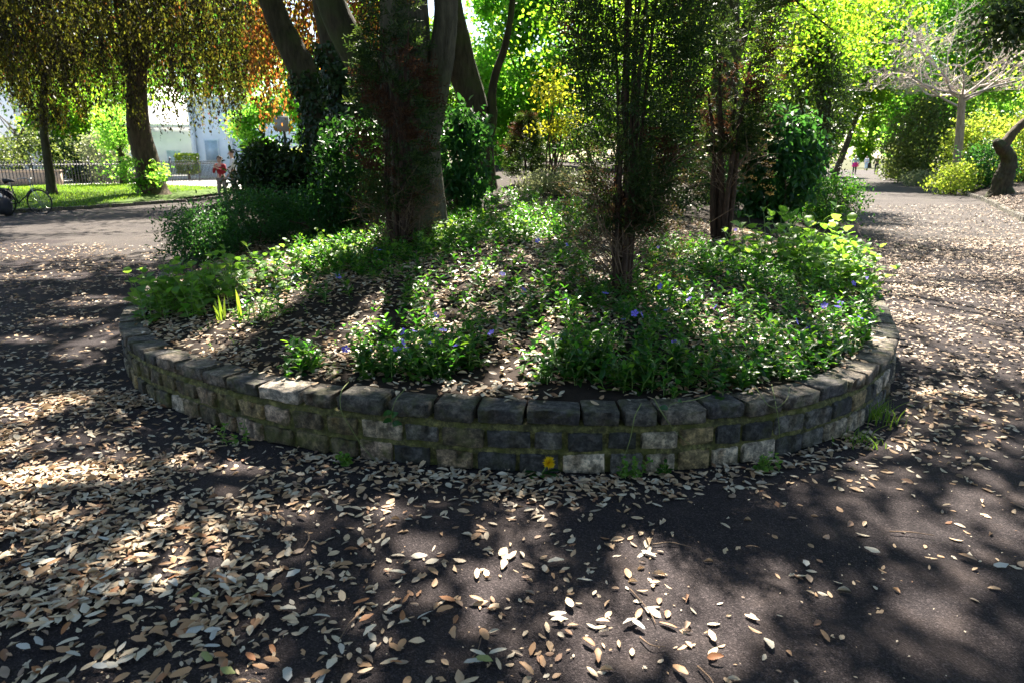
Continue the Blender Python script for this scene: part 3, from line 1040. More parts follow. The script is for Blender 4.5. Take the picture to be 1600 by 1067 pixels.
# right-hand lime behind the yews, holm oak over the path, added unseen one behind the camera
Y6 = 14.5
b6 = at_y(1128, 300, Y6)
b6[2] = bed_z(b6)[0]
tree("lime_tree", "straight dark trunk among lime-green leaves behind the right-hand yew, with one arching limb", "tree", b6,
     [b6 - [0, 0, .2]] + px_line([(1130, 230), (1132, 150), (1134, 80), (1136, 10), (1140, -80)], Y6), [.34, .28, .26, .24, .2],
     [((5.0, 15.5, 9.2), (5.4, 4.6, 3.6), 22000), ((5.0, 17.5, 4.8), (4.6, 2.2, 2.0), 15000)], M['lf_lime'], .10, M['bark_dark'], prune_it=True, limbs=14,
     extra_limbs=[(px_line([(1136, 120), (1155, 75), (1168, 38), (1190, 14), (1225, 2), (1262, -4)], Y6 - .1), [.13, .11, .09, .08, .06, .04])])
bh = np.array([11.2, 9.0, 0.5])
tree("holm_oak", "dark holm oak whose drooping tip overhangs the right-hand path", "tree", bh,
     [bh - [0, 0, .3], bh + [0, 0, 1.5], bh + [-.3, .2, 3.2], bh + [-.8, .5, 5.0]], [.42, .34, .3, .24],
     [((8.6, 10.8, 8.0), (4.6, 4.6, 2.6), 30000)], M['lf_holm'], .11, M['bark_dark'], prune_it=True, limbs=14, spread=.5)
bk = np.array([-3.5, -6.0, 0.0])  # tree added out of view; its crown blocks rear sky light to deepen shade
tree("holm_oak", "unseen holm oak added behind the viewpoint to block sky light over the near path", "tree", bk,
     [bk - [0, 0, .3], bk + [0, 0, 2], bk + [.3, .5, 4.0], bk + [1.0, 1.2, 6.0]], [.5, .42, .36, .28],
     [((0.0, -4.5, 8.0), (10.0, 7.5, 3.2), 42000)], M['lf_holm'], .2, M['bark_dark'], limbs=16, spread=.7, ncl=420, shell=.1)
# the drooping tip of the right-hand holm oak at the edge of the view
hb = [o for o in D.objects if o.name.startswith("holm_oak")][0]
P, C = crown_points(at_y(1585, 30, 8.2), (.55, .5, .35), 1500, 24, .14, .1)
V, F = leafy(P, .075, .5, .4, droop=.8)
W, G = cat_geo([tube(smooth_line([bh + [-.8, .5, 4.2], at_y(1640, -60, 8.4), at_y(1590, 10, 8.2)], 6), np.linspace(.07, .012, 13), 6)])
part("branch", np.vstack([V, W]), np.vstack([F, G + len(V)]), [M['lf_holm'], M['bark_dark']], hb, midx=np.r_[np.zeros(len(F), int), np.ones(len(G), int)])

# ------------------------------------------------------------------ conifers standing in the bed
def spray_points(c, axis_pts, rad_of, n, up=.55):
    """sprays on short twigs round a central line: positions and growth directions"""
    t = rng.random(n)
    ax = np.array([np.interp(t, np.linspace(0, 1, len(axis_pts)), np.array(axis_pts)[:, i]) for i in range(3)]).T
    a = rng.uniform(0, 6.283, n)
    r = rad_of(t) * np.sqrt(rng.uniform(.02, 1, n))
    D0 = np.column_stack([np.cos(a), np.sin(a), np.full(n, up)])
    P = ax + np.column_stack([np.cos(a) * r, np.sin(a) * r, r * up * .4])
    return P, unit(D0 + rng.normal(0, .25, (n, 3))), t


def sprays(P, Dr, length, needles, nl, nw):
    """each spray: a flat feather of narrow needles"""
    n = len(P)
    k = needles
    tt = np.tile(np.linspace(.05, 1, k), n)
    side = np.tile(np.where(np.arange(k) % 2 == 0, 1, -1), n)
    Pi = np.repeat(P, k, 0)
    Di = np.repeat(Dr, k, 0)
    Li = np.repeat(length * rng.uniform(.6, 1.3, n), k)
    U = unit(np.cross(Di, np.repeat(unit(rng.normal(size=(n, 3))), k, 0)))
    pos = Pi + Di * (tt * Li)[:, None]
    pos[:, 2] -= .25 * Li * tt ** 2
    X = unit(Di * .75 + U * side[:, None] * .85 + rng.normal(0, .15, (n * k, 3)))
    N = np.cross(Di, U) + rng.normal(0, .25, (n * k, 3))
    return inst(L2, pos, X, N, nl * rng.uniform(.7, 1.3, n * k), nw)


def conifer(name, label, base, top, rad_prof, n, stems, stem_top, stem_r, needles=9, nl=.045, nw=.013, dead=0.0, dry=None, lo=.2, lean=(0, 0)):
    root = empty(name, base, label, "conifer", None)
    H = top - base[2]
    ax = [base + np.array([lean[0] * t, lean[1] * t, H * t]) for t in np.linspace(lo, 1, 6)]
    tp, rp = rad_prof
    P, Dr, t = spray_points(base, ax, lambda q: np.interp(q, tp, rp), n)
    lump = .5 + .5 * np.sin(7 * P[:, 2] + 5 * np.arctan2(P[:, 1] - base[1], P[:, 0] - base[0])) * np.sin(4.3 * P[:, 2] + 1)
    keep = (rng.random(n) < .45 + .55 * lump) & prune(P, np.where(P[:, 2] > CAM_H + P[:, 1] * .21, 1.0, .8))
    P, Dr, t = P[keep], Dr[keep], t[keep]
    V, F = sprays(P, Dr, .17, needles, nl, nw)
    fi = np.repeat(np.arange(len(P)), needles * 2)
    m = np.zeros(len(F), int)
    if dead > 0:
        dm = (np.sin(6.3 * P[:, 2] + 4 * P[:, 0]) * np.sin(9 * P[:, 0] + 3 * P[:, 2]) + rng.normal(0, .25, len(P))) > 1 - dead * 1.6
        m[dm[fi]] = 1
    part("foliage", V, F, [M['lf_yew'], M['lf_yewdead']], root, midx=m)
    for k in range(stems):
        a = 6.283 * k / stems + random.uniform(-.4, .4)
        r0 = random.uniform(.03, .115)
        r1 = random.uniform(.3, .85) * max(rp) * .55
        ht = H * stem_top * random.uniform(.75, 1)
        pts = smooth_line([base + np.array([math.cos(a) * r0, math.sin(a) * r0, -.06]), base + np.array([math.cos(a) * (r0 * 1.4 + .05 * r1), math.sin(a) * (r0 * 1.4 + .05 * r1), ht * .3]),
                           base + np.array([math.cos(a + .2) * r1 * .6, math.sin(a + .2) * r1 * .6, ht * .65]),
                           base + np.array([math.cos(a + .3) * r1 + lean[0] * .7, math.sin(a + .3) * r1, ht])], 6)
        part("stem", *tube(pts, np.linspace(stem_r * random.uniform(.8, 1.2), stem_r * .35, len(pts)), 9, .03, .12), M['bark_red'], root, smooth=True)
    if dry:
        nd_, zlo, zhi, rr = dry
        tw = []
        for k in range(nd_):
            a = random.uniform(0, 6.283)
            z = random.uniform(zlo, zhi)
            L = random.uniform(.4, 1) * rr
            s = base + np.array([math.cos(a) * .05, math.sin(a) * .05, z])
            e = s + np.array([math.cos(a) * L, math.sin(a) * L, L * random.uniform(.3, 1.2)])
            mid = (s + e) / 2 + rng.normal(0, .04, 3)
            q = smooth_line([s, mid, e], 3)
            tw.append(tube(q, np.linspace(.006, .002, len(q)), 4, cap=False))
            for _ in range(3):
                s2 = q[random.randint(2, len(q) - 1)]
                e2 = s2 + rng.normal(0, .1, 3) + [math.cos(a) * .08, math.sin(a) * .08, .05]
                tw.append(tube(np.array([s2, (s2 + e2) / 2 + rng.normal(0, .01, 3), e2]), [.003, .0025, .0015], 3, cap=False))
        part("dry_twigs", *cat_geo(tw), M['twig_dry'], root, kind='stuff')
        n2 = nd_ * 6
        a = rng.uniform(0, 6.283, n2)
        r = rr * np.sqrt(rng.uniform(.1, 1, n2))
        z = rng.uniform(zlo + .05, zhi + rr * .9, n2)
        P = base + np.column_stack([np.cos(a) * r, np.sin(a) * r, z])
        V, F = sprays(P, unit(np.column_stack([np.cos(a), np.sin(a), np.full(n2, .4)]) + rng.normal(0, .3, (n2, 3))), .11, 7, .03, .008)
        part("dry_foliage", V, F, M['lf_yewdry'], root, kind='stuff')
    return root


by = on_bed(972, 462)
conifer("yew", "tall upright yew with bare reddish multiple stems, in the middle of the bed", by, by[2] + 3.5,
        ([0, .12, .3, .6, .85, 1], [.12, .28, .45, .52, .46, .25]), 9200, 10, .8, .020, dead=.06, dry=(70, .05, .8, .45), lo=.13)
bc = on_bed(626, 392)
conifer("dying_conifer", "dark half-dead conifer with red-brown needles in front of the broad forked trunk", bc, bc[2] + 3.9,
        ([0, .12, .3, .5, .8, 1], [.20, .36, .40, .27, .24, .16]), 3800, 10, .6, .022, dead=.5, dry=(70, .0, .45, .4), lo=.10, nl=.055, nw=.016)
bq = on_bed(1130, 372)
conifer("yew", "ragged yew with a browned middle, right of the tall multi-stemmed yew", bq, bq[2] + 4.0,
        ([0, .15, .35, .6, .85, 1], [.20, .42, .52, .75, .8, .4]), 5600, 7, .6, .045, dead=.3, dry=(45, .5, 1.3, .6), lo=.26, nl=.06, nw=.017)
bs = at_y(822, 292, 15.5)
bs[2] = bed_z(bs)[0]
conifer("small_conifer", "small pointed conifer with pale tips far back between the trunks", bs, bs[2] + 1.45,
        ([0, .3, .6, 1], [.38, .42, .3, .05]), 1500, 3, .5, .03, dead=.2, lo=.05, nl=.06, nw=.02)

# ------------------------------------------------------------------ shrubs
def bush(name, label, cat, c, r, n, size, mat, aspect=.55, tpl=LO, ncl=None, spread=.12, stems=9, group=None, droop=.5, upness=.9, base=None, shell=.55):
    c = np.array(c, float)
    r = np.array(r, float)
    b = np.array(base if base is not None else (c[0], c[1], c[2] - r[2]), float)
    root = empty(name, b, label, cat, group)
    P, C = crown_points(c, r, n, ncl or max(20, n // 40), spread, shell, .8)
    P = P[P[:, 2] > b[2] - .02]
    V, F = leafy(P, size, aspect, upness, tpl, droop)
    part("foliage", V, F, mat, root)
    tw = []
    for k in range(stems):
        e = C[rng.integers(0, len(C))]
        q = smooth_line([b + rng.normal(0, .06, 3) * [1, 1, 0] - [0, 0, .05], (b + e) / 2 + rng.normal(0, .08, 3), e], 4)
        tw.append(tube(q, np.linspace(.02, .006, len(q)), 5))
    part("stem", *cat_geo(tw), M['bark_brown'], root, kind='stuff')
    return root


def bush_px(name, label, cat, u, v, ru, rv, Y, n, size, mat, bed=True, depth=1.0, **kw):
    c = at_y(u, v, Y)
    s = np.linalg.norm(c - [0, 0, CAM_H]) / FPX
    zb = bed_z(c)[0] if bed else kw.pop('zb', max(c[2] - rv * s, 0))
    top = c[2] + rv * s
    c[2] = (top + zb) / 2
    return bush(name, label, cat, c, (ru * s, ru * s * depth, max((top - zb) / 2, .1)), n, size, mat, base=(c[0], c[1], zb), **kw)


bush_px("rhododendron", "near-black glossy evergreen bush between the schoolboy and the ivy trunks", "bush", 438, 270, 58, 38, 12.6, 6500, .12, M['lf_dark'], aspect=.36)
bush_px("laurel_bush", "dark green rounded bush left of the half-dead conifer", "bush", 555, 255, 54, 66, 9.6, 4600, .075, M['lf_laurel'], aspect=.5)
bush_px("leafy_shrub", "drooping leafy shrub against the right side of the broad grey trunk", "bush", 722, 245, 34, 68, 10.2, 2600, .10, M['lf_shrub'], aspect=.5, droop=1.0)
bush_px("leafy_shrub", "large drooping blue-green shrub beside the ragged yew and the path", "bush", 1210, 262, 58, 84, 12.0, 5200, .12, M['lf_shrub'], aspect=.5, droop=1.0)
bush_px("path_shrub", "fresh green small-leaved shrub leaning onto the right-hand path", "bush", 1296, 314, 42, 34, 12.5, 5200, .05, M['lf_vinca'], aspect=.45)
bush_px("hedge_shrub", "loose small-leaved shrub at the bed's left edge by the path", "bush", 318, 362, 44, 30, 8.4, 5200, .042, M['lf_shrub'], aspect=.45, depth=1.3)
bush_px("hedge_shrub", "darker small-leaved shrub below the near-black evergreen", "bush", 395, 340, 66, 34, 9.6, 6500, .045, M['lf_shrub'], aspect=.45, depth=1.2)
bush_px("hedge_shrub", "low green shrub in shade before the dark green rounded bush", "bush", 500, 318, 60, 26, 9.6, 3800, .05, M['lf_shrub'], aspect=.45)
gc = at_y(862, 170, 14.0)
bush("golden_shrub", "glowing golden-yellow foliage behind the left side of the tall multi-stemmed yew", "shrub", gc, (.50, .5, .66), 950, .08, M['lf_gold'], aspect=.5, spread=.14, shell=.25,
     base=(gc[0], 14.0, bed_z(gc)[0]), stems=14)
bush_px("underbrush_shrub", "mixed dull green brush behind the multi-stemmed yew's bare stems", "bush", 880, 300, 60, 30, 13.2, 3200, .06, M['lf_silver'], aspect=.45)
bush_px("underbrush_shrub", "shaded green brush between the two yews", "bush", 1050, 290, 70, 62, 11.5, 5200, .06, M['lf_dark'], aspect=.45)

# holm-like dark tree right of the shrub
Y8 = 18.0
b8 = at_y(1275, 285, Y8)
b8[2] = bed_z(b8)[0]
tree("holly_tree", "dense dark small-leaved evergreen tree at the right-hand path's left edge", "tree", b8,
     [b8 - [0, 0, .2], b8 + [0, 0, .8], b8 + [.1, .2, 2.4], b8 + [0, .3, 3.6]], [.16, .13, .1, .06],
     [((7.3, 18.0, 2.75), (1.05, 1.25, 1.75), 12000), ((7.2, 18.3, 4.4), (.8, .8, .9), 3500)], M['lf_holm'], .08, M['bark_dark'], limbs=10, spread=.22, aspect=.5, ncl=110)

# ------------------------------------------------------------------ left side: weeping copper beech, thin tree
Y5 = 27.0
b5 = at_y(236, 288, Y5)
b5[2] = lawn_z(b5)[0]
t5 = empty("weeping_copper_beech", b5, "weeping copper beech with thick leaning trunk standing on the grass verge", "tree")
q = smooth_line([b5 - [0, 0, .2]] + px_line([(233, 272), (225, 240), (217, 205), (214, 160), (216, 110), (225, 40)], Y5), 7)
part("trunk", *tube(q, np.interp(np.linspace(0, 1, len(q)), [0, .06, .2, .5, 1], [.76, .54, .47, .41, .26]), 22, .012, .07), M['bark_brown'], t5, smooth=True)
st, ln = [], []
c5 = np.array([-13.8, 27.0])
for k in range(1700):
    a = rng.uniform(0, 6.283)
    r = 6.3 * math.sqrt(rng.uniform(.03, 1))
    z = 3.3 + 6.8 * math.sqrt(max(0, 1 - (r / 6.9) ** 2)) * rng.uniform(.45, 1)
    st.append((c5[0] + r * math.cos(a), c5[1] + r * .8 * math.sin(a), z))
    ln.append(rng.uniform(1.0, 3.2))
st = np.array(st)
P, X, N, L, asp = hanging(st, np.array(ln), 22, .12, .5, out=c5)
uu, vv, _ = to_px(P)
low = np.interp(uu, [0, 20, 140, 165, 200, 245, 270, 330, 350, 372, 395, 480], [150, 170, 180, 190, 205, 215, 210, 205, 215, 214, 120, 60])
keep = vv < low + rng.normal(0, 8, len(P))
P, X, N, L = P[keep], X[keep], N[keep], L[keep]
keep = prune(P)
V, F = inst(L2, P[keep], X[keep], N[keep], L[keep], L[keep] * asp)
P6, _ = crown_points((-11.5, 23.5, 9.4), (5.2, 4.2, 2.2), 15000, 80, .5, .1)  # extra canopy added above the view to cast dappled shade on the left path
P6 = P6[(P6[:, 2] > 1.6 + P6[:, 1] * .215)]
P6 = P6[prune(P6)]
V6, F6 = leafy(P6, .16, .6, 1.0)
V, F = np.vstack([V, V6]), np.vstack([F, F6 + len(V)])
wood = []
for k in range(46):
    e = st[rng.integers(0, len(st))]
    h = np.array([-14.2, 27, rng.uniform(4.2, 8)])
    m = (h + e) / 2 + [0, 0, 1.0]
    qq = smooth_line([h, m, e], 5)
    wood.append(tube(qq, np.linspace(.09, .02, len(qq)), 5))
W, G = cat_geo(wood)
part("crown", np.vstack([V, W]), np.vstack([F, G + len(V)]), [M['lf_copper'], M['bark_dark']], t5, midx=np.r_[np.zeros(len(F), int), np.ones(len(G), int)])

Y7 = 25.0
b7 = at_y(80, 297, Y7)
b7[2] = lawn_z(b7)[0]
t7 = empty("copper_beech", b7, "thin dark trunk with a brownish drooping crown in front of the railings", "tree")
q = smooth_line([b7 - [0, 0, .2]] + px_line([(77, 270), (72, 235), (68, 200), (68, 150), (75, 90)], Y7), 7)
part("trunk", *tube(q, np.interp(np.linspace(0, 1, len(q)), [0, .1, 1], [.24, .16, .10]), 12, .012, .05), M['bark_dark'], t7, smooth=True)
st = np.column_stack([rng.uniform(-19.6, -14.9, 380), rng.uniform(23.2, 26.4, 380), rng.uniform(3.2, 6.5, 380)])
P, X, N, L, asp = hanging(st, rng.uniform(.4, 1.2, 380), 34, .12, .55)
uu, vv, _ = to_px(P)
low = np.interp(uu, [0, 25, 45, 110, 140, 160], [95, 150, 195, 205, 180, 120])
keep = vv < low + rng.normal(0, 6, len(P))
V, F = inst(L2, P[keep], X[keep], N[keep], L[keep], L[keep] * asp)
part("crown", V, F, M['lf_copper'], t7)
# dark evergreen hanging in from the top left
bd = np.array([-12.5, 11.5, 0.0])
tree("holm_oak", "dark evergreen overhanging the left path, its trunk out to the left", "tree", bd,
     [bd - [0, 0, .2], bd + [0, 0, 2], bd + [.4, .4, 4.5]], [.4, .34, .26],
     [((-10.6, 13.4, 7.0), (4.0, 4.0, 2.3), 24000)], M['lf_holm'], .12, M['bark_dark'], prune_it=True, limbs=12, spread=.5)

# ------------------------------------------------------------------ background trees
def bg_tree(label, u, v, ru, rv, Y, n, size, mat, zb=.0, trunk=True, name="broadleaf_tree", bark='bark_brown', tu=None, spread=None, group=None, shell=.35, depth=.8):
    c = at_y(u, v, Y)
    s = np.linalg.norm(c - [0, 0, CAM_H]) / FPX
    r = np.array([ru * s, ru * s * depth, rv * s])
    b = np.array([at_y(tu or u, 260, Y)[0], Y, zb])
    top = np.array([c[0], Y, max(c[2] - r[2] * .2, zb + 1.0)])
    return tree(name, label, "tree", b, [b - [0, 0, .3], b + (top - b) * .5 + [.1, 0, 0], top], [.006 * Y * .55 + .08, .15, .10],
                [(c, r, int(n * 1.7))], mat, size * .74, M[bark], prune_it=(Y < 45), limbs=9, spread=spread or max(.35, .16 * min(r)), group=group, shell=shell, aspect=.7)


LM, FR, DK = M['lf_lime'], M['lf_fresh'], M['lf_dark']
bg_tree("tall bright green tree filling the gap between the leaning trunk and the yew", 815, 95, 90, 150, 32, 13000, .30, FR, tu=845)
bg_tree("smaller fresh green tree below the tall bright one, over the red brick house", 770, 150, 50, 60, 38, 6000, .28, FR)
bg_tree("lime-green tree behind the multi-stemmed yew", 985, 90, 105, 150, 30, 14000, .27, LM)
bg_tree("yellow-green tree behind the ragged yew", 1100, 80, 95, 170, 27, 14000, .25, LM, tu=1075)
bg_tree("spreading lime-green tree above the dark evergreen by the path", 1235, 60, 95, 110, 24, 22000, .15, LM, tu=1290)
bg_tree("bright green tree arching over the right-hand path", 1365, 90, 80, 95, 42, 14000, .28, LM, tu=1300)
bg_tree("sunlit maple with big bright leaves behind the bare umbrella tree", 1475, 45, 125, 100, 48, 20000, .32, FR, tu=1452)
bg_tree("pale green tree beyond the twisted trunk", 1575, 175, 80, 70, 60, 6000, .4, FR, tu=1620)
bg_tree("tall green tree far right behind the pale umbrella tree", 1500, 170, 70, 60, 64, 6000, .4, LM, tu=1470)
bg_tree("light tree beyond the golden shrub", 905, 170, 60, 80, 46, 5000, .34, FR, tu=930)
bg_tree("yellow-green tree glimpsed between the two yews", 1050, 180, 60, 80, 38, 5000, .3, LM, tu=1045)
bg_tree("bright green tree at the top right behind the drooping holm oak tip", 1590, 30, 80, 90, 46, 12000, .32, FR, tu=1640)
bg_tree("glowing green tree right of the far end of the path", 1428, 190, 46, 62, 62, 7000, .40, FR, tu=1395)
bg_tree("shaded green tree left of the far end of the path", 1286, 190, 34, 66, 60, 6000, .40, LM, tu=1284)
bg_tree("distant tree closing the end of the path", 1358, 215, 26, 34, 110, 3500, .6, LM)
bg_tree("dark green tree beyond the railings at the far left", 25, 195, 60, 72, 44, 8000, .36, DK)
bg_tree("mid green tree beyond the railings behind the thin trunk", 115, 205, 52, 60, 46, 7000, .36, LM)
bg_tree("fresh green sapling beside the leaning copper beech trunk", 185, 225, 24, 50, 33, 2600, .17, FR)
bg_tree("pale green street tree seen left of the sign", 408, 200, 36, 40, 46, 2600, .32, FR, tu=425)
bg_tree("light green street tree behind the sign post", 478, 150, 50, 70, 48, 4500, .34, FR)
bg_tree("tall light green tree above the street behind the copper leaves", 330, 60, 110, 90, 62, 8000, .5, FR, tu=300)
bg_tree("tall pale tree beyond the street at the left", 120, 60, 110, 110, 64, 9000, .5, LM, tu=150)
bg_tree("bright tree behind the forked trunk's limbs", 590, 80, 75, 120, 40, 8000, .32, LM)
bg_tree("dull green tree left of the leaning olive-brown trunk", 690, 130, 45, 90, 36, 5000, .28, LM)

# shrubs and evergreens by the far path
def far_bush(name, label, u, v, ru, rv, Y, n, size, mat, zb=None, **kw):
    c = at_y(u, v, Y)
    z = right_z(c)[0] if zb is None else zb
    return bush_px(name, label, "bush", u, v, ru, rv, Y, n, size, mat, bed=False, zb=z, **kw)


M['lf_olive'] = leaf_mat("olive_evergreen_leaves", [(0, (.03, .05, .015)), (.6, (.06, .085, .025)), (1, (.13, .15, .05))], [(0, (.10, .18, .03)), (1, (.3, .36, .06))], .35, .45)
M['lf_yshrub'] = leaf_mat("yellow_green_leaves", [(0, (.10, .16, .02)), (.6, (.17, .22, .03)), (1, (.26, .28, .06))], [(0, (.30, .48, .03)), (1, (.58, .64, .08))], .5, .45)
far_bush("evergreen_bush", "big olive-dark evergreen bush left of the pale umbrella tree's trunk", 1448, 228, 48, 62, 44, 7000, .2, M['lf_olive'], spread=.45)
far_bush("evergreen_bush", "lower olive bush at the edge of the far path", 1412, 258, 28, 30, 50, 2600, .2, M['lf_olive'], spread=.35)
far_bush("sunlit_shrub", "sunlit yellow-green shrub behind the pale trunk", 1530, 238, 36, 44, 36, 5000, .15, M['lf_yshrub'], spread=.35)
far_bush("sunlit_shrub", "darker green shrub left of the twisted stump", 1548, 262, 24, 32, 31, 3000, .12, M['lf_shrub'], spread=.25)
far_bush("sunlit_shrub", "yellow-green shrub right of the twisted stump", 1608, 235, 34, 48, 33, 4200, .14, M['lf_yshrub'], spread=.3)
far_bush("edge_plants", "bright low plants at the foot of the pale trunk", 1492, 275, 30, 14, 31, 2400, .11, M['lf_yshrub'], spread=.2)
far_bush("edge_plants", "low pale-leaved plants along the far path's right edge", 1435, 282, 22, 8, 40, 1200, .13, M['lf_silver'], spread=.2)
far_bush("grey_shrub", "silvery green shrub behind the railings", 165, 245, 24, 30, 41, 3000, .16, M['lf_silver'], zb=.1, spread=.3)
far_bush("grey_shrub", "dark clipped shrub behind the railings next to the silvery one", 130, 252, 20, 28, 43, 2400, .16, DK, zb=.1, spread=.3)
far_bush("grey_shrub", "green hedge mass behind the low buff wall", 55, 245, 60, 28, 42, 5000, .16, M['lf_olive'], zb=.1, spread=.35)
far_bush("lit_hedge", "sunlit yellow-green clipped hedge beneath the sign", 478, 240, 28, 14, 26, 3000, .09, M['lf_yshrub'], zb=.6, spread=.15)
bush_px("verge_sprouts", "fresh leafy sprouts round the foot of the leaning copper beech", "sprouts", 222, 264, 34, 18, 26.0, 800, .13, FR, bed=False, zb=.35)

# ------------------------------------------------------------------ pale umbrella tree and twisted stump
def bare_umbrella():
    Y = 34.0
    b = at_y(1496, 268, Y)
    b[2] = right_z(b)[0]
    root = empty("bare_umbrella_tree", b, "pale leafless umbrella-shaped tree with a straight trunk by the right-hand path", "tree")
    q = smooth_line([b - [0, 0, .2]] + px_line([(1498, 230), (1501, 190), (1503, 160), (1504, 148)], Y), 6)
    part("trunk", *tube(q, np.linspace(.20, .14, len(q)), 12, .01, .04), M['bark_pale'], root, smooth=True)
    hub = q[-1]
    tw = []

    def grow(p, d, L, r, lev):
        pts = [p]
        for k in range(4):
            d = unit(d + rng.normal(0, .22, 3))
            if pts[-1][2] < hub[2] + .35:
                d = unit(np.array([d[0], d[1], max(d[2], .06)]))
            pts.append(pts[-1] + d * L / 4)
        pts = np.array(pts)
        tw.append(tube(pts, np.linspace(r, r * .55, 5), 5 if lev < 2 else 3, cap=False))
        if lev >= 5:
            return
        for k in range(3 if lev < 2 else 3):
            a = pts[rng.integers(2, 5)]
            nd_ = unit(d + rng.normal(0, .55, 3) * [1, 1, .55])
            grow(a, nd_, L * rng.uniform(.5, .75), max(r * .55, .007), lev + 1)
    for k in range(13):
        a = 6.283 * k / 13 + rng.uniform(-.2, .2)
        el = rng.uniform(.0, .8)
        st = q[-1 - int(rng.integers(0, 9))]
        grow(st, np.array([math.cos(a), math.sin(a), el]), rng.uniform(2.3, 3.3), .06, 0)
    part("branches", *cat_geo(tw), M['twig_pale'], root, kind='stuff')
    P = hub + rng.normal(size=(420, 3)) * [2.6, 2.6, .9] + [0, 0, .9]
    V, F = leafy(P, .12, .6)
    part("foliage", V, F, M['lf_yshrub'], root, kind='stuff')


bare_umbrella()
Y9 = 26.0
b9 = at_y(1568, 296, Y9)
b9[2] = right_z(b9)[0]
t9 = empty("twisted_tree", b9, "gnarled dark twisted trunk with a snapped top and one limb reaching right", "tree")
q = smooth_line([b9 - [0, 0, .25]] + px_line([(1568, 285), (1574, 268), (1578, 250), (1570, 235), (1560, 224), (1557, 217)], Y9), 7)
part("trunk", *tube(q, np.interp(np.linspace(0, 1, len(q)), [0, .12, .5, .75, .92, 1], [.55, .32, .25, .22, .14, .04]), 18, .06, .2), M['bark_dark'], t9, smooth=True)
q = smooth_line(px_line([(1566, 232), (1576, 218), (1588, 203), (1602, 190), (1630, 172), (1670, 150)], Y9), 6)
part("limb", *tube(q, np.linspace(.19, .10, len(q)), 12, .03, .1), M['bark_brown'], t9, smooth=True)
P, C = crown_points(at_y(1700, 120, Y9), (2.4, 2, 1.2), 3000, 40, .35)
V, F = leafy(P, .13)
part("crown", V, F, M['lf_lime'], t9)

# ------------------------------------------------------------------ railings
def railing(label, a, b, n, z0, h, group):
    a, b = np.array(a, float), np.array(b, float)
    root = empty("railing_fence", (a[0], a[1], z0), label, "railings", group)
    d = b - a
    V1, F1 = tube(np.array([(0, 0, 0), (0, 0, .5), (0, 0, .93)]) * [1, 1, h], [.02, .02, .02], 5)
    V2, F2 = tube(np.array([(0, 0, .93), (0, 0, .955), (0, 0, 1.0)]) * [1, 1, h], [.03, .024, .004], 5)
    pm = mesh_np("picket", *cat_geo([(V1, F1), (V2, F2)]), M['iron'])
    V3, F3 = tube(np.array([(0, 0, 0), (0, 0, .5), (0, 0, 1.05)]) * [1, 1, h], [.035, .035, .035], 6)
    V4, F4 = tube(np.array([(0, 0, 1.05), (0, 0, 1.1), (0, 0, 1.16)]) * [1, 1, h], [.055, .06, .01], 6)
    sm = mesh_np("post", *cat_geo([(V3, F3), (V4, F4)]), M['iron'])
    for k in range(n + 1):
        p = a + d * k / n
        o = put("post" if k % 18 == 0 else "picket", sm if k % 18 == 0 else pm, root)
        o.location = Vector((p[0], p[1], z0)) - root.location
    for z in (.12, .86):
        V, F = tube(np.array([(*a, z0 + z * h), (*((a + b) / 2), z0 + z * h), (*b, z0 + z * h)]), [.02] * 3, 4)
        part("rail", V, F, M['iron'], root)


railing("black iron railings left of the leaning copper beech", (-25.5, 29.0), (-20.4, 37.0), 66, .1, 1.32, "iron railings along the street")
railing("black iron railings right of the leaning copper beech, in front of the pale building", (-21.2, 36.6), (-19.3, 47.0), 72, .08, 1.3, "iron railings along the street")

# ------------------------------------------------------------------ buildings and street things far left
def block(name, label, x0, x1, y0, y1, z0, z1, wall_m, windows=(), roof=None, extra=None):
    root = empty(name, ((x0 + x1) / 2, y0, z0), label, "building")
    part("wall", *box(x0, x1, y0, y1, z0, z1), wall_m, root)
    for (a, b, c, d) in windows:
        f = part("window", *box(a, b, y0 - .06, y0 + .02, c, d), M['white_paint'], root)
        V, F = box(a + .08, b - .08, y0 - .075, y0 - .065, c + .08, d - .08)
        put("pane", mesh_np("pane", V - np.array(root.location), F, M['glass']), f)
    if roof:
        o = .25
        h = roof
        V = np.array([(x0 - o, y0 - o, z1), (x1 + o, y0 - o, z1), (x1 + o, y1 + o, z1), (x0 - o, y1 + o, z1), (x0 - o, (y0 + y1) / 2, z1 + h), (x1 + o, (y0 + y1) / 2, z1 + h)])
        F = np.array([(0, 1, 5), (0, 5, 4), (2, 3, 4), (2, 4, 5), (0, 4, 3), (1, 2, 5), (0, 3, 2), (0, 2, 1)])
        part("roof", V, F, M['slate'], root)
    return root


block("long_building", "long pale low building with flat parapet across the street", -42, -26, 66, 72, 0, 4.2, M['cream_wall'],
      [(-40 + 2.6 * k, -38.6 + 2.6 * k, .8, 2.2) for k in range(5)])
r_ = [o for o in D.objects if o.name.startswith("long_building")][0]
part("parapet", *box(-42.2, -25.8, 65.8, 72.2, 4.2, 4.5), M['white_paint'], r_)
block("blue_building", "pale blue building with white pilasters behind the street sign", -27, -14, 60, 68, 0, 6.4, M['pale_blue'],
      [(-26 + 3 * k, -24.8 + 3 * k, 1.2, 3.0) for k in range(4)])
r_ = [o for o in D.objects if o.name.startswith("blue_building")][0]
for k in range(5):
    part("pilaster", *box(-27 + 3.1 * k, -26.65 + 3.1 * k, 59.82, 59.98, 0, 6.4), M['white_paint'], r_)
block("grey_house", "large pale house far behind the weeping copper beech", -60, -40, 78, 88, 0, 9.5, M['cream_wall'],
      [(-58 + 4 * k, -56.4 + 4 * k, 1.5, 3.6) for k in range(4)] + [(-58 + 4 * k, -56.4 + 4 * k, 5.5, 7.4) for k in range(4)], roof=3.5)
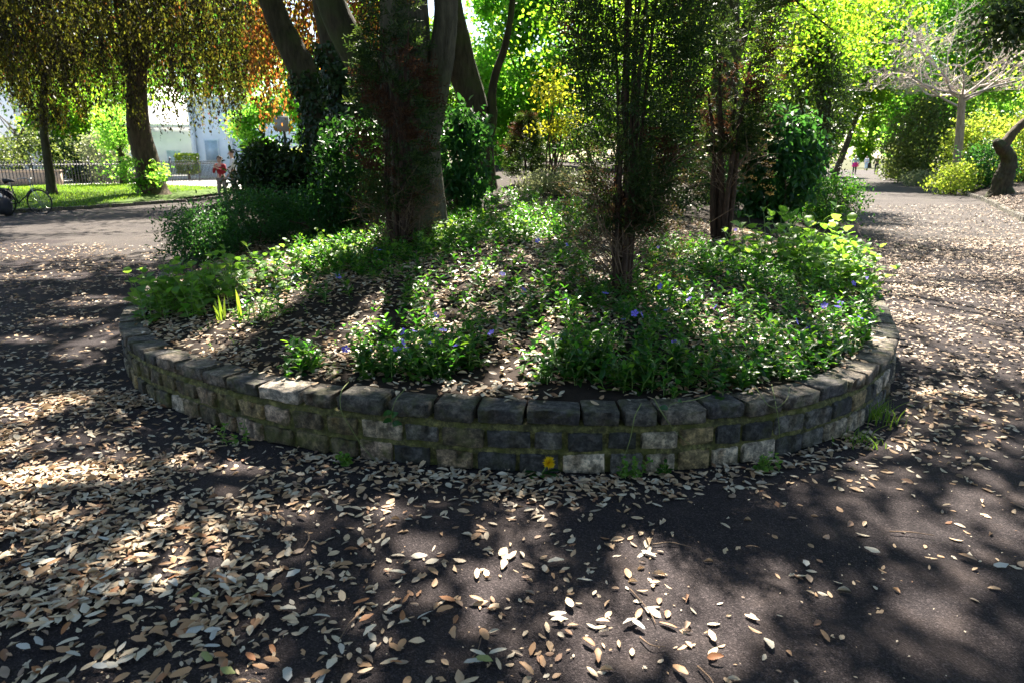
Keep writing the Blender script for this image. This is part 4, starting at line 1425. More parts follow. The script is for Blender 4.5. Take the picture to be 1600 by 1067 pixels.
# brick house seen between trunk and small conifer
rb = block("brick_house", "small red brick gabled house seen between leaning trunk and small conifer", -3.4, 3.2, 70, 78, -.05, 2.7, M['brick'],
           [(-2.3, -1.5, .5, 1.7), (.2, 1.2, .5, 1.7)])
V = np.array([(-3.6, 69.7, 2.7), (1.0, 69.7, 2.7), (-1.3, 69.7, 4.6), (-3.6, 78, 2.7), (1.0, 78, 2.7), (-1.3, 78, 4.6)])
part("gable", V, np.array([(0, 1, 2), (3, 5, 4), (0, 2, 5), (0, 5, 3), (1, 4, 5), (1, 5, 2), (0, 3, 4), (0, 4, 1)]), M['brick'], rb)
for a, b in (((-3.8, 2.6), (-1.3, 4.75)), ((-1.3, 4.75), (1.2, 2.6))):
    V, F = tube(np.array([(a[0], 69.6, a[1]), ((a[0] + b[0]) / 2, 69.6, (a[1] + b[1]) / 2), (b[0], 69.6, b[1])]), [.14] * 3, 6)
    part("bargeboard", V, F, M['white_paint'], rb)
part("band_course", *box(-3.45, 3.25, 69.92, 69.98, 1.95, 2.15), M['slate'], rb)
railing("grey railings before the red brick house", (-3.4, 52.0), (2.6, 52.0), 40, -.05, 1.2, "iron railings along the street")
lw = empty("garden_wall", (-30, 39, 0), "low buff stone wall behind the railings at the far left", "wall")
part("wall", *box(-31.5, -25.2, 39, 39.35, .05, .82), M['buff_wall'], lw)
part("coping", *box(-31.55, -25.15, 38.95, 39.4, .82, .9), M['buff_wall'], lw)
lw = empty("garden_wall", (-23, 44, 0), "low buff stone wall with a pier behind the railings near the leaning trunk", "wall")
part("wall", *box(-25, -22, 44, 44.35, .05, .75), M['buff_wall'], lw)
part("pier", *box(-25.5, -25.01, 43.9, 44.45, .05, 1.5), M['buff_wall'], lw)
gp = empty("gate_pier", (-19.4, 54, 0), "white gate pier with pyramid cap beyond the near-black bush", "pier")
pc = at_y(421, 232, 54)
part("shaft", *box(pc[0] - .75, pc[0] + .75, 53.6, 54.6, 0, 2.35), M['white_paint'], gp)
V = np.array([(pc[0] - .95, 53.4, 2.35), (pc[0] + .95, 53.4, 2.35), (pc[0] + .95, 54.8, 2.35), (pc[0] - .95, 54.8, 2.35), (pc[0], 54.1, 3.0)])
part("cap", V, np.array([(0, 1, 4), (1, 2, 4), (2, 3, 4), (3, 0, 4), (0, 3, 2), (0, 2, 1)]), M['white_paint'], gp)
tpc = at_y(293, 256, 50)
V, F = box(-.5, .5, -.4, .4, -.55, .55)
n = 2600
P = rng.uniform(-1, 1, (n, 3))
ax = rng.integers(0, 3, n)
P[np.arange(n), ax] = np.sign(P[np.arange(n), ax])
P = tpc + P * [.62, .5, .62]
V, F = leafy(P, .13, .7)
tb = empty("clipped_hedge", (tpc[0], 50, .1), "small square clipped bush behind the railings", "bush")
part("foliage", V, F, M['lf_yshrub'], tb)
V, F = tube(np.array([(tpc[0], 50, .05), (tpc[0], 50, .6), (tpc[0], 50, tpc[2])]), [.08, .07, .06], 6)
part("stem", V, F, M['bark_brown'], tb)
# street sign, back side
sp = at_y(453, 300, 21.0)
sg = empty("street_sign", (sp[0], 21, 0), "grey back of a rectangular street sign on a dark post", "sign")
zt, zm = at_y(450, 182, 21)[2], at_y(450, 206, 21)[2]
part("post", *tube(np.array([(sp[0], 21, 0), (sp[0], 21, 1.5), (sp[0] - .03, 21, zt + .05)]), [.045] * 3, 8), M['iron'], sg)
part("panel", *box(sp[0] - .26, sp[0] + .16, 20.9, 20.93, zm, zt), M['sign_grey'], sg)
part("bracket", *box(sp[0] - .1, sp[0] + .06, 20.935, 20.955, (zm + zt) / 2 - .02, (zm + zt) / 2 + .02), M['steel'], sg)

# ------------------------------------------------------------------ bicycle in the shade at far left
def bicycle():
    c = at_y(62, 318, 20.0)
    xw, Y = c[0], 20.0
    root = empty("bicycle", (xw - .5, Y, 0), "bicycle with dark bags parked in shade on the left path beside the grass", "bicycle")
    R_, x1, x0 = .335, xw, xw - 1.04
    for x in (x0, x1):
        a = np.linspace(0, 6.283, 33)
        ring = np.column_stack([x + R_ * np.cos(a), np.full(33, Y), R_ + R_ * np.sin(a)])
        w = part("wheel", *tube(ring, .009, 5, cap=False), M['iron'], root)
        tyre = np.column_stack([x + (R_ + .015) * np.cos(a), np.full(33, Y), R_ + .01 + (R_ + .015) * np.sin(a)])
        V, F = tube(tyre, .02, 6, cap=False)
        put("tyre", mesh_np("tyre", V - np.array(root.location), F, M['rubber']), w)
        sp_ = [tube(np.array([(x, Y + .02 * (-1) ** k, R_), (x + R_ * .5 * math.cos(q), Y, R_ + R_ * .5 * math.sin(q)), (x + R_ * math.cos(q), Y, R_ + R_ * math.sin(q))]), .0025, 3, cap=False)
               for k, q in enumerate(np.linspace(0, 6.0, 18))]
        V, F = cat_geo(sp_)
        put("spokes", mesh_np("spokes", V - np.array(root.location), F, M['steel']), w)
    bb, st, hd = (xw - .62, .30), (xw - .74, .80), (xw - .16, .82)

    def bar(a, b, r=.017, y=0):
        return tube(np.array([(a[0], Y + y, a[1]), ((a[0] + b[0]) / 2, Y + y, (a[1] + b[1]) / 2), (b[0], Y + y, b[1])]), r, 7)
    part("frame", *cat_geo([bar(bb, st), bar(st, hd), bar(bb, (xw - .14, .70)), bar(st, (x0, R_), .01, .05), bar(st, (x0, R_), .01, -.05), bar(bb, (x0, R_), .011, .05), bar(bb, (x0, R_), .011, -.05)]), M['cloth_black'], root)
    part("fork", *cat_geo([bar(hd, (x1, R_), .012, .05), bar(hd, (x1, R_), .012, -.05)]), M['steel'], root)
    hb_ = smooth_line([(xw - .30, Y - .30, 1.0), (xw - .2, Y - .15, 1.02), (xw - .18, Y, .98), (xw - .2, Y + .15, 1.02), (xw - .30, Y + .30, 1.0)], 4)
    part("handlebar", *cat_geo([tube(hb_, .013, 7), bar(hd, (xw - .18, .98), .014)]), M['steel'], root)
    sd = smooth_line([(xw - .90, Y, .93), (xw - .8, Y, .95), (xw - .62, Y, .93)], 4)
    part("saddle", *tube(sd, np.linspace(.085, .025, len(sd)), 10), M['rubber'], root)
    part("seat_post", *bar(st, (xw - .77, .93), .014), M['steel'], root)
    part("mudguard", *tube(np.column_stack([x1 + (R_ + .05) * np.cos(np.linspace(.6, 2.6, 12)), np.full(12, Y), R_ + .02 + (R_ + .05) * np.sin(np.linspace(.6, 2.6, 12))]), .014, 5), M['cloth_black'], root)
    for dx, dy, dz in ((-1.12, -.2, .42), (-1.12, .2, .42)):
        bm = bmesh.new()
        bmesh.ops.create_cube(bm, size=1)
        bmesh.ops.bevel(bm, geom=bm.edges[:], offset=.16, segments=2, affect='EDGES')
        for v_ in bm.verts:
            v_.co = Vector((v_.co.x * .42 + random.uniform(-.015, .015), v_.co.y * .17, v_.co.z * .42 * (1 - .2 * v_.co.x)))
            v_.co += Vector((xw + dx, Y + dy, dz + .1)) - root.location
        me = D.meshes.new("pannier")
        bm.to_mesh(me)
        bm.free()
        me.materials.append(M['cloth_black'])
        put("pannier", me, root)
    return root


bicycle()
bag_c = at_y(24, 326, 19.6)
bm = bmesh.new()
bmesh.ops.create_icosphere(bm, subdivisions=3, radius=1)
for v_ in bm.verts:
    k = 1 + .12 * math.sin(5 * v_.co.x + 3 * v_.co.z) + .08 * math.sin(7 * v_.co.y + 2 * v_.co.x)
    v_.co = Vector((v_.co.x * .42 * k, v_.co.y * .28 * k, max(v_.co.z * .34 * k, -.30)))
    v_.co.z += .30 + .12 * math.exp(-((v_.co.x + .1) / .15) ** 2)
me = D.meshes.new("holdall_bag")
bm.to_mesh(me)
bm.free()
me.materials.append(M['cloth_black'])
for p_ in me.polygons: p_.use_smooth = True
bg_ = empty("holdall_bag", (bag_c[0] - .35, 19.4, 0), "slumped black bag on the path in front of the bicycle", "bag")
put("bag_body", me, bg_)
hq = smooth_line([(-.22, -.05, .5), (-.12, -.08, .74), (.12, -.08, .74), (.22, -.05, .48)], 5)
put("strap", mesh_np("strap", *tube(hq, .018, 6), M['white_cloth']), bg_)

# ------------------------------------------------------------------ people
def skin_mesh(name, verts, edges, mat, root=0, lev=1):
    me = D.meshes.new(name + "_rig")
    me.from_pydata([v[:3] for v in verts], edges, [])
    o = D.objects.new(name + "_rig", me)
    col.objects.link(o)
    md = o.modifiers.new("skin", 'SKIN')
    md.use_smooth_shade = True
    for i, v in enumerate(verts):
        r = v[3]
        me.skin_vertices[0].data[i].radius = (r, v[4] if len(v) > 4 else r)
        me.skin_vertices[0].data[i].use_root = (i == root)
    sb = o.modifiers.new("sub", 'SUBSURF')
    sb.levels = lev
    sb.render_levels = lev
    dg = bpy.context.evaluated_depsgraph_get()
    out = D.meshes.new_from_object(o.evaluated_get(dg))
    out.name = name
    out.materials.clear()
    out.materials.append(mat)
    D.objects.remove(o)
    D.meshes.remove(me)
    return out


def person(label, x, y, z, h, face, hair, top_m, bot_m, arms, stride=.0, long_hair=False, wide=1.0, skirt=None, over=None, group=None):
    """face = heading in radians (0 looks along +Y); arms = ((elbow, wrist) left, right) in body coordinates"""
    s = h / 1.70
    root = empty("person", (x, y, z), label, "person", group, rz=face)
    root.scale = (s, s, s)
    B = [(0, 0, .95, .125 * wide, .095), (0, 0, 1.12, .115 * wide, .09), (0, .01, 1.30, .145 * wide, .10), (0, .0, 1.43, .07, .065), (0, .01, 1.50, .052, .052), (0, .03, 1.57, .068, .078), (0, .02, 1.635, .074, .092), (0, .01, 1.69, .048, .06)]
    E = [(0, 1), (1, 2), (2, 3), (3, 4), (4, 5), (5, 6), (6, 7)]
    J, K = [list(b) for b in B[:3]], [(0, 1), (1, 2)]
    T, G = [(0, 0, .96, .135 * wide, .11)], []
    for sd, (el, wr) in ((-1, arms[0]), (1, arms[1])):
        sh = (sd * .17 * wide, 0, 1.40)
        i = len(B)
        hand = np.array(wr) + unit(np.array(wr) - np.array(el)) * .09
        B += [(*sh, .055), (*el, .042), (*wr, .028), (*hand, .034, .018)]
        E += [(2, i), (i, i + 1), (i + 1, i + 2), (i + 2, i + 3)]
        dirn = unit(np.array(wr) - np.array(el))
        sidev = unit(np.cross(dirn, [0.3, 1, .2]))
        for q in range(5):
            k = len(B)
            off = (q - 1.5) * .019 if q < 4 else -.045
            ln = (.075, .085, .08, .062, .045)[q]
            f0 = hand + sidev * off
            B += [(*(f0 + dirn * ln * .5), .0095), (*(f0 + dirn * ln + np.array([0, .015, 0])), .008)]
            E += [(i + 3, k), (k, k + 1)]
        i = len(J)
        J += [(sh[0], sh[1], sh[2], .072), (*el, .058), (*wr, .046)]
        K += [(2, i), (i, i + 1), (i + 1, i + 2)]
        f = sd * stride
        hip, kn, an, toe = (sd * .09, 0, .88), (sd * .10, f * .5 + .03, .50), (sd * .10, f - (.06 if f < 0 else 0), .09 + (.05 if f < 0 else 0)), (sd * .115, f + .15, .035)
        i = len(B)
        B += [(*hip, .085), (*kn, .055), (*an, .04), (*toe, .038, .03)]
        E += [(0, i), (i, i + 1), (i + 1, i + 2), (i + 2, i + 3)]
        i = len(T)
        T += [(*hip, .10), (*kn, .075), (an[0], an[1], an[2] + .02, .06)]
        G += [(0, i), (i, i + 1), (i + 1, i + 2)]
    put("body", skin_mesh("body", B, E, M['skin']), root)
    J.append((0, 0, .86, .135 * wide, .105))
    K.append((0, len(J) - 1))
    J[2] = (*J[2][:3], .165 * wide, .115)
    J[1] = (*J[1][:3], .14 * wide, .105)
    put("jacket" if over is None else "top", skin_mesh("jacket", J, K, top_m), root)
    put("trousers", skin_mesh("trousers", T, G, bot_m), root)
    if skirt:
        q = np.array([(0, 0, 1.10), (0, 0, .95), (0, -.01, .80), (0, -.01, .70)])
        V, F = tube(q, [.15 * wide, .19 * wide, .215 * wide, .22 * wide], 14, .03)
        V[:, 1] *= .75
        put("wrap", mesh_np("wrap", V, F, skirt, smooth=True), root)
    bm = bmesh.new()
    bmesh.ops.create_icosphere(bm, subdivisions=3, radius=1)
    for v_ in list(bm.verts):
        if v_.co.y > .45 and v_.co.z < .42 or v_.co.z < (-1.0 if long_hair else -.45):
            bm.verts.remove(v_)
    for v_ in bm.verts:
        v_.co = Vector((v_.co.x * .088, v_.co.y * .105 + .008, v_.co.z * .098 + 1.645)) + Vector((random.uniform(-.004, .004),) * 3)
    me = D.meshes.new("hair")
    bm.to_mesh(me)
    bm.free()
    me.materials.append(hair)
    put("hair", me, root)
    for sd in (-1, 1):
        V, F = tube(np.array([(sd * .032, .105, 1.612), (sd * .032, .112, 1.612), (sd * .032, .116, 1.612)]), [.011, .011, .003], 6)
        put("eye", mesh_np("eye", V, F, M['cloth_black']), root)
        V, F = tube(np.array([(sd * .079, .01, 1.62), (sd * .086, .0, 1.605), (sd * .079, .005, 1.585)]), [.012, .018, .009], 6)
        put("ear", mesh_np("ear", V, F, M['skin']), root)
        a_ = T[4 if sd > 0 else 1]
        V, F = tube(np.array([(sd * .105, sd * stride - .07, .045), (sd * .11, sd * stride + .06, .045), (sd * .118, sd * stride + .19, .03)]), [.045, .05, .03], 8)
        put("shoe", mesh_np("shoe", V, F, M['cloth_black'], smooth=True), root)
    V, F = tube(np.array([(0, .10, 1.615), (0, .118, 1.59), (0, .125, 1.572), (0, .108, 1.562)]), [.008, .012, .016, .006], 6)
    put("nose", mesh_np("nose", V, F, M['skin'], smooth=True), root)
    V, F = tube(np.array([(-.024, .104, 1.532), (0, .112, 1.53), (.024, .104, 1.532)]), [.004, .007, .004], 5)
    put("mouth", mesh_np("mouth", V, F, M['red_cloth']), root)
    return root


pr = at_y(348, 300, 24.5)
person("person in dark red blazer and grey-brown trousers, hands raised near the chin", pr[0], 24.5, 0, 1.60, math.radians(170), M['hair_brown'], M['red_cloth'], M['grey_cloth'],
       (((-.24, .10, 1.13), (-.06, .24, 1.28)), ((.24, .08, 1.13), (.05, .24, 1.33))), .06, wide=1.05)
pb = at_y(368, 300, 25.5)
person("person with short brown hair in a white shirt beside the near-black bush", pb[0], 25.5, 0, 1.82, math.radians(115), M['hair_brown'], M['white_cloth'], M['grey_cloth'],
       (((-.22, .12, 1.13), (-.10, .30, 1.08)), ((.22, .05, 1.13), (.20, .16, .92))), .05, over=True)
pp = at_y(1335, 268, 66)
person("white-haired person walking away with a bright pink wrap round the waist", pp[0], 66, 0, 1.70, math.radians(-25), M['hair_white'], M['blue_cloth'], M['navy_cloth'],
       (((-.25, .02, 1.13), (-.24, .05, .9)), ((.29, .0, 1.13), (.31, .06, .88))), .10, wide=1.2, skirt=M['pink_cloth'], over=True, group="walkers on the far path")
pp = at_y(1369, 268, 67)
person("person in dark jacket and jeans walking away on the far path", pp[0], 67, 0, 1.74, math.radians(-25), M['hair_brown'], M['dark_cloth'], M['navy_cloth'],
       (((-.25, .02, 1.13), (-.25, .08, .9)), ((.25, .0, 1.13), (.27, .03, .88))), .16, wide=1.1, group="walkers on the far path")
pp = at_y(1353, 263, 88)
person("distant pale-clad person between the two nearer walkers", pp[0], 88, 0, 1.66, math.radians(-25), M['hair_brown'], M['white_cloth'], M['blue_cloth'],
       (((-.23, .02, 1.13), (-.22, .05, .9)), ((.23, .0, 1.13), (.22, .06, .88))), .12, over=True, group="walkers on the far path")

# ------------------------------------------------------------------ ground cover in the bed
COVER = [  # photo place, half sizes, density
    (1150, 520, 280, 105, 1), (1000, 565, 150, 52, 1), (655, 560, 110, 46, .95), (900, 500, 80, 56, .6), (800, 455, 100, 46, .5), (540, 395, 85, 42, .95),
    (720, 372, 95, 38, .95), (830, 358, 65, 30, .9), (700, 425, 80, 30, .5), (1060, 430, 70, 50, .85), (1300, 480, 110, 90, 1), (560, 330, 70, 16, .4),
    (880, 420, 50, 36, .7), (640, 500, 40, 60, .45), (760, 520, 60, 40, .3), (820, 565, 60, 30, .35), (470, 575, 26, 14, .8), (410, 500, 40, 16, .4), (450, 430, 60, 20, .35),
    (900, 350, 80, 30, .6), (770, 310, 80, 14, .3), (600, 420, 60, 24, .5), (520, 470, 70, 14, .22),
]


def cover_density(P):
    u, v, _ = to_px(P)
    s = np.zeros(len(P))
    for a, b, c, d, w in COVER:
        q = ((u - a) / c) ** 2 + ((v - b) / d) ** 2
        s = np.maximum(s, w * np.clip((1.15 - q) / .35, 0, 1))
    return s


def stems_cover(B, h, pairs, ll, lw, lean=.35):
    """opposite leaf pairs up each stem"""
    n = len(B)
    H = h * rng.uniform(.55, 1.3, n)
    la = rng.uniform(0, 6.283, n)
    ln = lean * rng.uniform(.2, 1.3, n)
    tip = np.column_stack([np.cos(la) * ln * H, np.sin(la) * ln * H, H])
    tw = rng.uniform(0, 6.283, n)
    pos, X, N, L = [], [], [], []
    for k in range(pairs):
        t = (k + .6) / pairs
        q = B + tip * np.array([t * t, t * t, t])
        for sd in (0, math.pi):
            a = tw + k * 1.57 + sd + rng.normal(0, .25, n)
            el = rng.normal(.15 + .5 * t, .25, n)
            X.append(np.column_stack([np.cos(a) * np.cos(el), np.sin(a) * np.cos(el), np.sin(el)]))
            pos.append(q)
            N.append(np.column_stack([-np.cos(a) * .3, -np.sin(a) * .3, np.ones(n)]) + rng.normal(0, .2, (n, 3)))
            L.append(ll * rng.uniform(.7, 1.25, n) * (1.1 - .45 * t))
    return np.vstack(pos), np.vstack(X), np.vstack(N), np.concatenate(L), tip, H


Pc = np.column_stack([rng.uniform(-3.4, 6, 26000), rng.uniform(3.4, 13, 26000)])
Pc = Pc[bed_e(Pc) > .16]
Bc = np.column_stack([Pc, bed_z(Pc) - .01])
dn = cover_density(Bc)
clumpy = .55 + .45 * np.sin(6.3 * Bc[:, 0] + 2 * np.sin(3.1 * Bc[:, 1])) * np.sin(5.7 * Bc[:, 1] + 1.3 * np.sin(4 * Bc[:, 0]))
keep = rng.random(len(Bc)) < dn * np.clip(clumpy + .35, 0, 1) * .40
Bc = Bc[keep]
P, X, N, L, tip, Hh = stems_cover(Bc, .17, 5, .066, .02, .75)
V, F = inst(LO, P, X, N, L, L * .5)
put("periwinkle_cover", mesh_np("periwinkle_cover", V, F, M['lf_vinca']), kind='stuff', label="glossy dark green periwinkle covering the raised bed")
gs = []
for b, t in zip(Bc[::2], tip[::2]):
    gs.append(tube(np.array([b, b + t * [.25, .25, .5], b + t]), [.0025, .002, .0012], 3, cap=False))
put("periwinkle_stems", mesh_np("periwinkle_stems", *cat_geo(gs), M['stem_green']), kind='stuff', label="thin green periwinkle stems in the bed")
print("cover stems", len(Bc))

# low feathery herb between the periwinkle
Ph = np.column_stack([rng.uniform(-3.2, 5, 9000), rng.uniform(3.6, 11, 9000)])
Ph = Ph[bed_e(Ph) > .25]
Bh = np.column_stack([Ph, bed_z(Ph)])
kk = rng.random(len(Bh)) < .10 + .2 * (np.sin(3 * Bh[:, 0] + 1) * np.sin(2.6 * Bh[:, 1]) > .2)
Bh = Bh[kk]
P, X, N, L, tip, _ = stems_cover(Bh, .06, 4, .022, .01, .8)
V, F = inst(L2, P, X, N, L, L * .5)
put("low_herbs", mesh_np("low_herbs", V, F, M['lf_alkanet']), kind='stuff', label="small feathery herbs sprouting through the leaf litter of the bed")

# distinct plants: every leaf a part
def leaf_variants(name, tpl_w, mat, n=4, curl=.14):
    out = []
    for k in range(n):
        t = np.array([0, .14, .34, .56, .78, .92, 1])
        w = np.array([0, .30, .47, .5, .36, .17, 0]) * tpl_w * (rng.uniform(.9, 1.1, 7) if curl > .08 else rng.uniform(.72, 1.2, 7))
        bow = curl * rng.uniform(.4, 1.6) * (1 - (2 * t - 1) ** 2) - .06 * t ** 2
        lift = (.18 if curl > .08 else .12 * rng.choice([-1, 1])) * rng.uniform(.2, 1.4)
        Vs = [(t[i], 0, bow[i]) for i in range(7)]
        for sd in (1, -1):
            Vs += [(t[i] + rng.normal(0, .012), sd * w[i], bow[i] + lift * w[i]) for i in range(1, 6)]
        F = []
        for sd, o in ((1, 7), (-1, 12)):
            ring = [0] + [o + i for i in range(5)] + [6]
            for i in range(6):
                a, b, c, d = i, i + 1, ring[i + 1], ring[i]
                for tri in ((a, b, c), (a, c, d)):
                    if len(set(tri)) == 3:
                        F.append(tri if sd > 0 else tri[::-1])
        out.append(mesh_np(name, np.array(Vs), np.array(F), mat, smooth=True))
    return out


VL = leaf_variants("leaf", .5, M['lf_vinca_o'])
AL = leaf_variants("leaf", .85, M['lf_alkanet_o'])


def place_leaves(root, meshes, P, X, N, L, aspect=1.0):
    o0 = np.array(root.location)
    for p, x, nn, l in zip(P, X, N, L):
        o = put("leaf", meshes[int(rng.integers(0, len(meshes)))], root)
        m = basis(x, nn, l, l * aspect, l)
        m.translation = Vector(p - o0)
        o.matrix_basis = m


def flower_mesh(mat, petals=5, r=.019):
    Vs, F = [(0, 0, 0)], []
    for k in range(petals):
        a = 6.283 * k / petals
        for da, rr, z in ((-.5, .75, .10), (0.05, 1.0, .12), (.5, .8, .1)):
            Vs.append((math.cos(a + da) * rr * r, math.sin(a + da) * rr * r, z * r * 2))
        i = 1 + 3 * k
        F += [(0, i, i + 1), (0, i + 1, i + 2)]
    return mesh_np("flower", np.array(Vs), np.array(F), mat)


FLV = flower_mesh(M['petal_violet'])
FLW = flower_mesh(M['petal_white'], 4, .012)


def add_flower(root, p, mesh=FLV, tilt=.6, s=1.0, top=False, label=None, group=None):
    if top:
        o = put("flower", mesh, None, tuple(p))
        o["label"], o["category"], o["group"] = label, "flower", group
    else:
        o = put("flower", mesh, root, tuple(np.array(p) - np.array(root.location)))
    o.rotation_euler = (math.radians(35) + random.uniform(-tilt, tilt), random.uniform(-tilt, tilt), random.uniform(0, 6))
    o.scale = (s,) * 3
    return o


def clump(label, u, v, spread, nst, h, pairs=5, ll=.075, flowers=0, meshes=VL, name="periwinkle", cat="plant", aspect=1.0, lean=.4, group="distinct plants at the front of the bed"):
    b = on_bed(u, v)
    root = empty(name, b, label, cat, group)
    B = np.column_stack([b[:2] + rng.normal(0, spread, (nst, 2)), np.zeros(nst)])
    e = bed_e(B)
    B = B[e > .13]
    B[:, 2] = bed_z(B) - .01
    P, X, N, L, tip, H = stems_cover(B, h, pairs, ll, .02, lean)
    place_leaves(root, meshes, P, X, N, L, aspect)
    gs = [tube(np.array([q, q + t * [.25, .25, .5], q + t]), [.003, .0025, .0015], 4, cap=False) for q, t in zip(B, tip)]
    part("stem", *cat_geo(gs), M['stem_green'], root, kind='stuff')
    for k in range(flowers):
        i = int(rng.integers(0, len(B)))
        p = B[i] + tip[i] * rng.uniform(.8, 1.0) + rng.normal(0, .03, 3) * [1, 1, .3]
        p[2] += .03
        add_flower(root, p, s=1.45)
    return root


CL = [
    ("small sunlit periwinkle clump on bare litter by the wall's pale coping stone", 478, 578, .05, 9, .13, 0),
    ("dark periwinkle clump with two violet flowers right of the small sunlit clump", 590, 585, .07, 12, .17, 2),
    ("bushy periwinkle clump with violet flowers spilling to the coping below them", 655, 580, .10, 20, .20, 5),
    ("large-leaved periwinkle clump at the right end of the violet-flowered drift", 715, 578, .08, 16, .18, 2),
    ("thin single-stemmed periwinkle tuft on pale litter above the dandelion", 848, 598, .04, 6, .15, 0),
    ("fresh green periwinkle tuft just right of the dandelion, on the coping edge", 900, 596, .06, 10, .16, 0),
    ("periwinkle clump with a broad pale leaf in front of the multi-stemmed yew", 880, 560, .07, 10, .17, 1),
    ("upright yellowish-green periwinkle shoots in front of the multi-stemmed yew", 930, 575, .07, 12, .20, 0),
    ("periwinkle sprigs overhanging the coping below the multi-stemmed yew", 1000, 604, .08, 14, .15, 0),
    ("dense dark periwinkle in the shade right of the overhanging sprigs", 1065, 588, .10, 18, .18, 1),
    ("periwinkle trailing pale tendrils over the coping", 1130, 606, .07, 12, .13, 0),
    ("dark periwinkle mound before the wall's right-hand curve", 1200, 580, .10, 18, .20, 0),
    ("periwinkle mound with one violet flower near the wall's right end", 1285, 560, .10, 18, .20, 1),
    ("bright periwinkle tuft at the wall's right end", 1350, 545, .09, 14, .20, 0),
]
for lab, u, v, sp_, ns, h, fl in CL:
    clump(lab, u, v, sp_, ns, h, flowers=fl)

# scattered violet flowers above the mass of periwinkle
FL = [(588, 392), (594, 396), (490, 402), (530, 440), (666, 495), (682, 508), (648, 540), (632, 537), (785, 437), (818, 463), (815, 470), (885, 475), (945, 466), (768, 530), (990, 510), (1000, 515), (975, 515),
      (1030, 462), (1075, 478), (1040, 495), (1115, 500), (1125, 412), (1148, 354), (1285, 485), (1280, 495), (1310, 480), (1350, 440), (1330, 447), (1305, 488), (300, 425), (380, 345), (840, 380), (1340, 505), (1240, 520), (885, 388), (1028, 387)]
def flower_place(u, v):
    a = ("left of the half-dead conifer" if u < 560 else "by the half-dead conifer's foot" if u < 620 else "in the drift below the half-dead conifer" if u < 740 else
         "between the two nearest conifers" if u < 860 else "just left of the tall yew" if u < 950 else "just right of the tall yew" if u < 1060 else
         "below the ragged yew" if u < 1200 else "by the glowing broad-leaved plants")
    return a + (", far back" if v < 390 else ", halfway back" if v < 450 else ", in the middle of the bed" if v < 485 else ", near the coping")


for u, v in FL:
    p = on_bed(u, v + 22)
    p[2] += rng.uniform(.12, .18)
    add_flower(None, p, s=1.5, top=True, label="violet periwinkle flower " + flower_place(u, v), group="violet periwinkle flowers")

# broad-leaved plants
def broad(label, u, v, spread, nst, h, ll, name="broad_leaved_plant", pairs=4, individual=True, mat='lf_alkanet', n_extra=0, flowers=0):
    b = on_bed(u, v)
    root = empty(name, b, label, "plant", "broad-leaved plants in the bed")
    B = np.column_stack([b[:2] + rng.normal(0, spread, (nst, 2)), np.zeros(nst)])
    B = B[bed_e(B) > .05]
    B[:, 2] = bed_z(B) - .01
    P, X, N, L, tip, H = stems_cover(B, h, pairs, ll, .02, .5)
    if individual:
        place_leaves(root, AL, P, X, N, L)
    else:
        V, F = inst(LB, P, X, N, L, L * .8)
        part("foliage", V, F, M[mat], root, kind='stuff')
    gs = [tube(np.array([q, q + t * [.25, .25, .5], q + t]), [.005, .004, .002], 4, cap=False) for q, t in zip(B, tip)]
    part("stem", *cat_geo(gs), M['stem_green'], root, kind='stuff')
    for k in range(flowers):
        i = int(rng.integers(0, len(B)))
        add_flower(root, B[i] + tip[i] + rng.normal(0, .03, 3), FLW, s=1.3)
    return root


broad("tall bright broad-leaved plants glowing in sun beside the right-hand path", 1262, 425, .36, 50, .52, .14)
broad("lower broad-leaved plants in front of the glowing ones, near the path edge", 1330, 455, .26, 34, .38, .11)
broad("shaded broad-leaved plants between the ragged yew and the glowing ones", 1170, 420, .26, 22, .34, .10)
broad("leafy green clump at the wall's left end", 262, 492, .24, 40, .32, .10, pairs=4)
broad("leafy clump behind the iris blades", 335, 462, .32, 44, .32, .10)
broad("sunlit heart-leaved patch left of the half-dead conifer", 535, 412, .30, 52, .22, .07)
broad("light green heart-leaved patch right of the half-dead conifer's foot", 705, 378, .42, 42, .18, .08)
broad("white-flowered plant right of the iris blades", 408, 500, .07, 9, .26, .05, name="white_flowered_plant", flowers=11)


def blades(name, label, b, n, h, w, mat, spread=.04, lean=.25, cat="plant", single=True, group=None):
    root = empty(name, b, label, cat, group)
    Vt = []
    for k in range(n):
        a = rng.uniform(0, 6.283)
        hh = h * rng.uniform(.6, 1.1)
        s = np.array([rng.normal(0, spread), rng.normal(0, spread), -.01])
        ln = lean * rng.uniform(.2, 1.2) * hh
        t = np.linspace(0, 1, 6)
        c = s + np.column_stack([np.cos(a) * ln * t ** 2, np.sin(a) * ln * t ** 2, hh * (t - .12 * t ** 3)])
        side = np.array([-math.sin(a + .9), math.cos(a + .9), 0])
        ww = w * np.array([.8, 1, .95, .75, .45, 0.02])
        V = np.vstack([c + side * ww[:, None] / 2, c - side * ww[:, None] / 2])
        i = np.arange(5)
        F = np.vstack([np.stack([i, i + 1, i + 7], 1), np.stack([i, i + 7, i + 6], 1)])
        Vt.append((V, F))
        if single:
            put("blade", mesh_np("blade", V, F, mat), root)
    if not single:
        put("blade", mesh_np("blade", *cat_geo(Vt), mat), root, kind='stuff')
    return root


